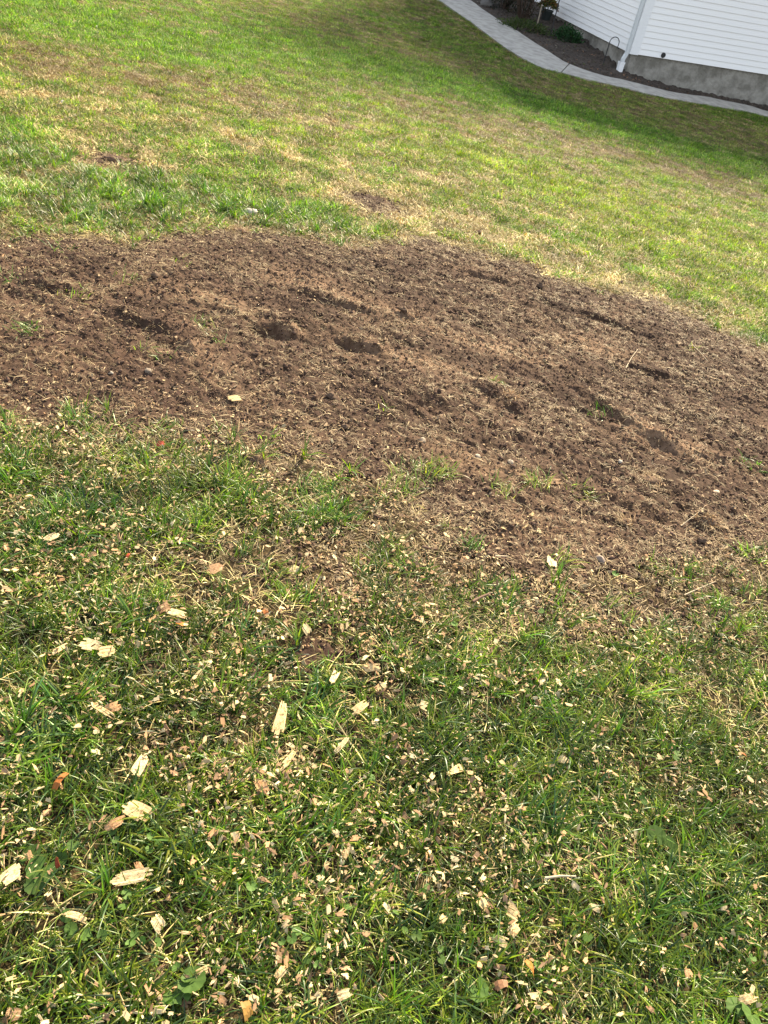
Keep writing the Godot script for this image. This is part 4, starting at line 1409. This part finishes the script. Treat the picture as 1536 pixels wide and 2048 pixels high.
	for q in [[662, 794, 0.026, "dark earth clod alone on the lower left of the soil patch"], [1080, 576, 0.032, "brown earth clod with a chip near the upper right soil edge"], [1242, 566, 0.024, "dark round clod at the straw coloured rim on the upper right"], [957, 466, 0.028, "brown clod in the dry grass above the soil patch"],
		[805, 632, 0.030, "low earth clod in the upper middle of the soil patch"], [690, 855, 0.020, "earth clod just above the grass edge, lower middle"], [310, 558, 0.028, "flat grey clod in the upper left of the soil patch"], [1402, 1084, 0.022, "dark clod below the root clump at the right"], [1060, 795, 0.016, "small black clod right of the tan thatch lump"]]:
		var p := gp(q[0], q[1])
		p.y = top_y(p.x, p.z) + q[2] * 0.25
		tag(part("soil_clod", lump_mesh(0.55, 9, 12, int(q[0]), Color(0.10, 0.068, 0.05)), M.crumb, null, Transform3D(basis_from(rng.randf() * TAU) * Basis.from_scale(Vector3(q[2], q[2] * 0.75, q[2]) * 0.72), p)), q[3], "clod")
	# grass tufts standing in the soil
	var green := [Color(0.115, 0.225, 0.035), Color(0.095, 0.195, 0.045), Color(0.160, 0.26, 0.04)]
	var yel := [Color(0.20, 0.27, 0.05), Color(0.28, 0.32, 0.08), Color(0.14, 0.22, 0.045), Color(0.45, 0.36, 0.17)]
	var dead := [Color(0.36, 0.25, 0.13), Color(0.27, 0.17, 0.09), Color(0.42, 0.31, 0.17)]
	for q in [[55, 662, 60, 0.045, green, "dense green grass tuft alone on the soil near the left edge"], [150, 592, 26, 0.06, yel, "thin grass tuft on the soil, upper left"], [20, 560, 24, 0.05, green, "green grass tuft at the left edge of the soil"], [118, 500, 30, 0.05, green, "pale green tuft at the upper left soil edge"],
		[395, 640, 18, 0.03, yel, "upper tuft of the slanting row of thin blades on the soil"], [415, 660, 18, 0.03, yel, "middle tuft of the slanting row of thin blades on the soil"], [436, 682, 16, 0.03, green, "lowest tuft of the slanting row of thin blades on the soil"], [330, 710, 14, 0.03, green, "few green blades left of the slanting row on the soil"], [290, 695, 14, 0.03, yel, "few yellow green blades on the soil at left"],
		[990, 772, 22, 0.025, green, "green blades sprouting from a clump in the middle of the soil"], [1200, 826, 22, 0.05, green, "loose green blades lying on the soil at right"], [830, 955, 70, 0.07, yel, "large yellow green tuft at the lower soil edge"], [875, 948, 50, 0.05, yel, "yellow green tuft just right of the largest tuft at the soil edge"], [790, 985, 50, 0.06, yel, "yellow green tuft below left of the largest tuft"],
		[1000, 985, 36, 0.05, yel, "wispy tuft second from the left on the lower soil edge"], [1075, 968, 30, 0.04, yel, "low wispy tuft in the middle of the lower soil edge"], [1160, 985, 36, 0.05, yel, "wispy green and straw tuft right of middle on the lower soil edge"], [945, 1095, 26, 0.03, green, "small bright green tuft on the lower soil"], [1310, 1135, 28, 0.05, yel, "yellow green tuft at the lower right soil edge"],
		[1500, 930, 26, 0.05, green, "green tuft on the soil at the right edge"], [1385, 700, 24, 0.05, yel, "sparse tuft on the soil, upper right"], [770, 820, 12, 0.025, yel, "few blades on the soil, lower middle"], [255, 560, 20, 0.05, yel, "thin upright blades on the soil, upper left of middle"], [355, 525, 20, 0.05, yel, "sparse blades near the top left soil edge"], [640, 980, 40, 0.05, green, "deep green tuft under the soil edge, left of centre"], [200, 880, 40, 0.05, green, "deep green tuft under the soil edge at left"]]:
		var p := gp(q[0], q[1])
		p.y = top_y(p.x, p.z)
		var o := thing("grass_tuft", p, q[5], "grass tuft")
		tag(part("blades", tuft(int(q[2] * (2.2 if q[1] > 900 else 1.2)), q[3] * 1.3, 0.02, 0.08, 0.0030, 0.3, 1.3, q[4], 5), M.grass, o), "", "", "", "stuff")
	for q in [[1412, 1050, 0.05, "tan root clump with frizzy dead grass at the right of the soil"], [1018, 803, 0.04, "tan lump of dead thatch in the middle of the soil"], [985, 762, 0.035, "brown clump with dead blades above the tan thatch lump"], [512, 918, 0.06, "mat of dead brown thatch at the lower left soil edge"], [700, 500, 0.04, "brown thatch clump at the top middle soil edge"], [595, 462, 0.04, "dead thatch clump at the soil edge right of the pale stone"], [480, 462, 0.05, "dead thatch clump at the soil edge under the pale stone"], [1300, 960, 0.05, "frizzy straw coloured clump above the root clump at right"], [228, 320, 0.09, "brown torn thatch spot in the far left lawn"], [1250, 1045, 0.03, "low tan thatch clump left of the root clump"]]:
		var p := gp(q[0], q[1])
		p.y = top_y(p.x, p.z)
		var o := thing("dead_grass_clump", p, q[3], "dead grass")
		var k: float = q[2]
		part("root_ball", lump_mesh(0.5, 8, 11, int(q[0]), Color(0.12, 0.08, 0.055)), M.crumb, o, Transform3D(Basis.from_scale(Vector3(k * 0.7, k * 0.35, k * 0.6))))
		tag(part("dead_blades", tuft(int(70 + 600 * k), k, 0.02, 0.06, 0.0018, 0.3, 1.6, dead, 4), M.dry, o, Transform3D(Basis(), Vector3(0, k * 0.12, 0))), "", "", "", "stuff")
	# twigs
	for q in [[1080, 1772, 1140, 1770, 0.003, "thin pale twig in the lower right lawn"], [985, 1128, 1015, 1118, 0.0025, "short grey twig at the lower soil edge"], [940, 1220, 975, 1205, 0.005, "reddish brown stick in the grass below the soil"], [1360, 1205, 1420, 1180, 0.002, "thin straw coloured twig at the right soil edge"], [1380, 690, 1412, 730, 0.002, "bent dry stalk on the soil, upper right"], [840, 1110, 870, 1118, 0.004, "dark bark stick on the soil left of the grey twig"], [1362, 1052, 1400, 1030, 0.002, "thin stalk poking out of the root clump"], [1250, 740, 1275, 700, 0.002, "thin pale stalk on the right of the soil"]]:
		var a := gp(q[0], q[1])
		var c := gp(q[2], q[3])
		a.y = top_y(a.x, a.z) + (0.006 if soil_e(a.x, a.z) > 0 else 0.036)
		c.y = top_y(c.x, c.z) + (0.012 if soil_e(c.x, c.z) > 0 else 0.04)
		var b := MB.new()
		var mid := a.lerp(c, 0.5) + Vector3(rng.randfn(), 0.5, rng.randfn()) * 0.003
		var col := Color(0.42, 0.34, 0.23) if q[4] < 0.0045 and q[4] != 0.004 else Color(0.14, 0.075, 0.05)
		b.tube([Vector3.ZERO, mid - a, c - a], q[4], q[4] * 0.6, 6, col)
		tag(part("twig", b.mesh(), M.stone, null, Transform3D(Basis(), a)), q[5], "twig")
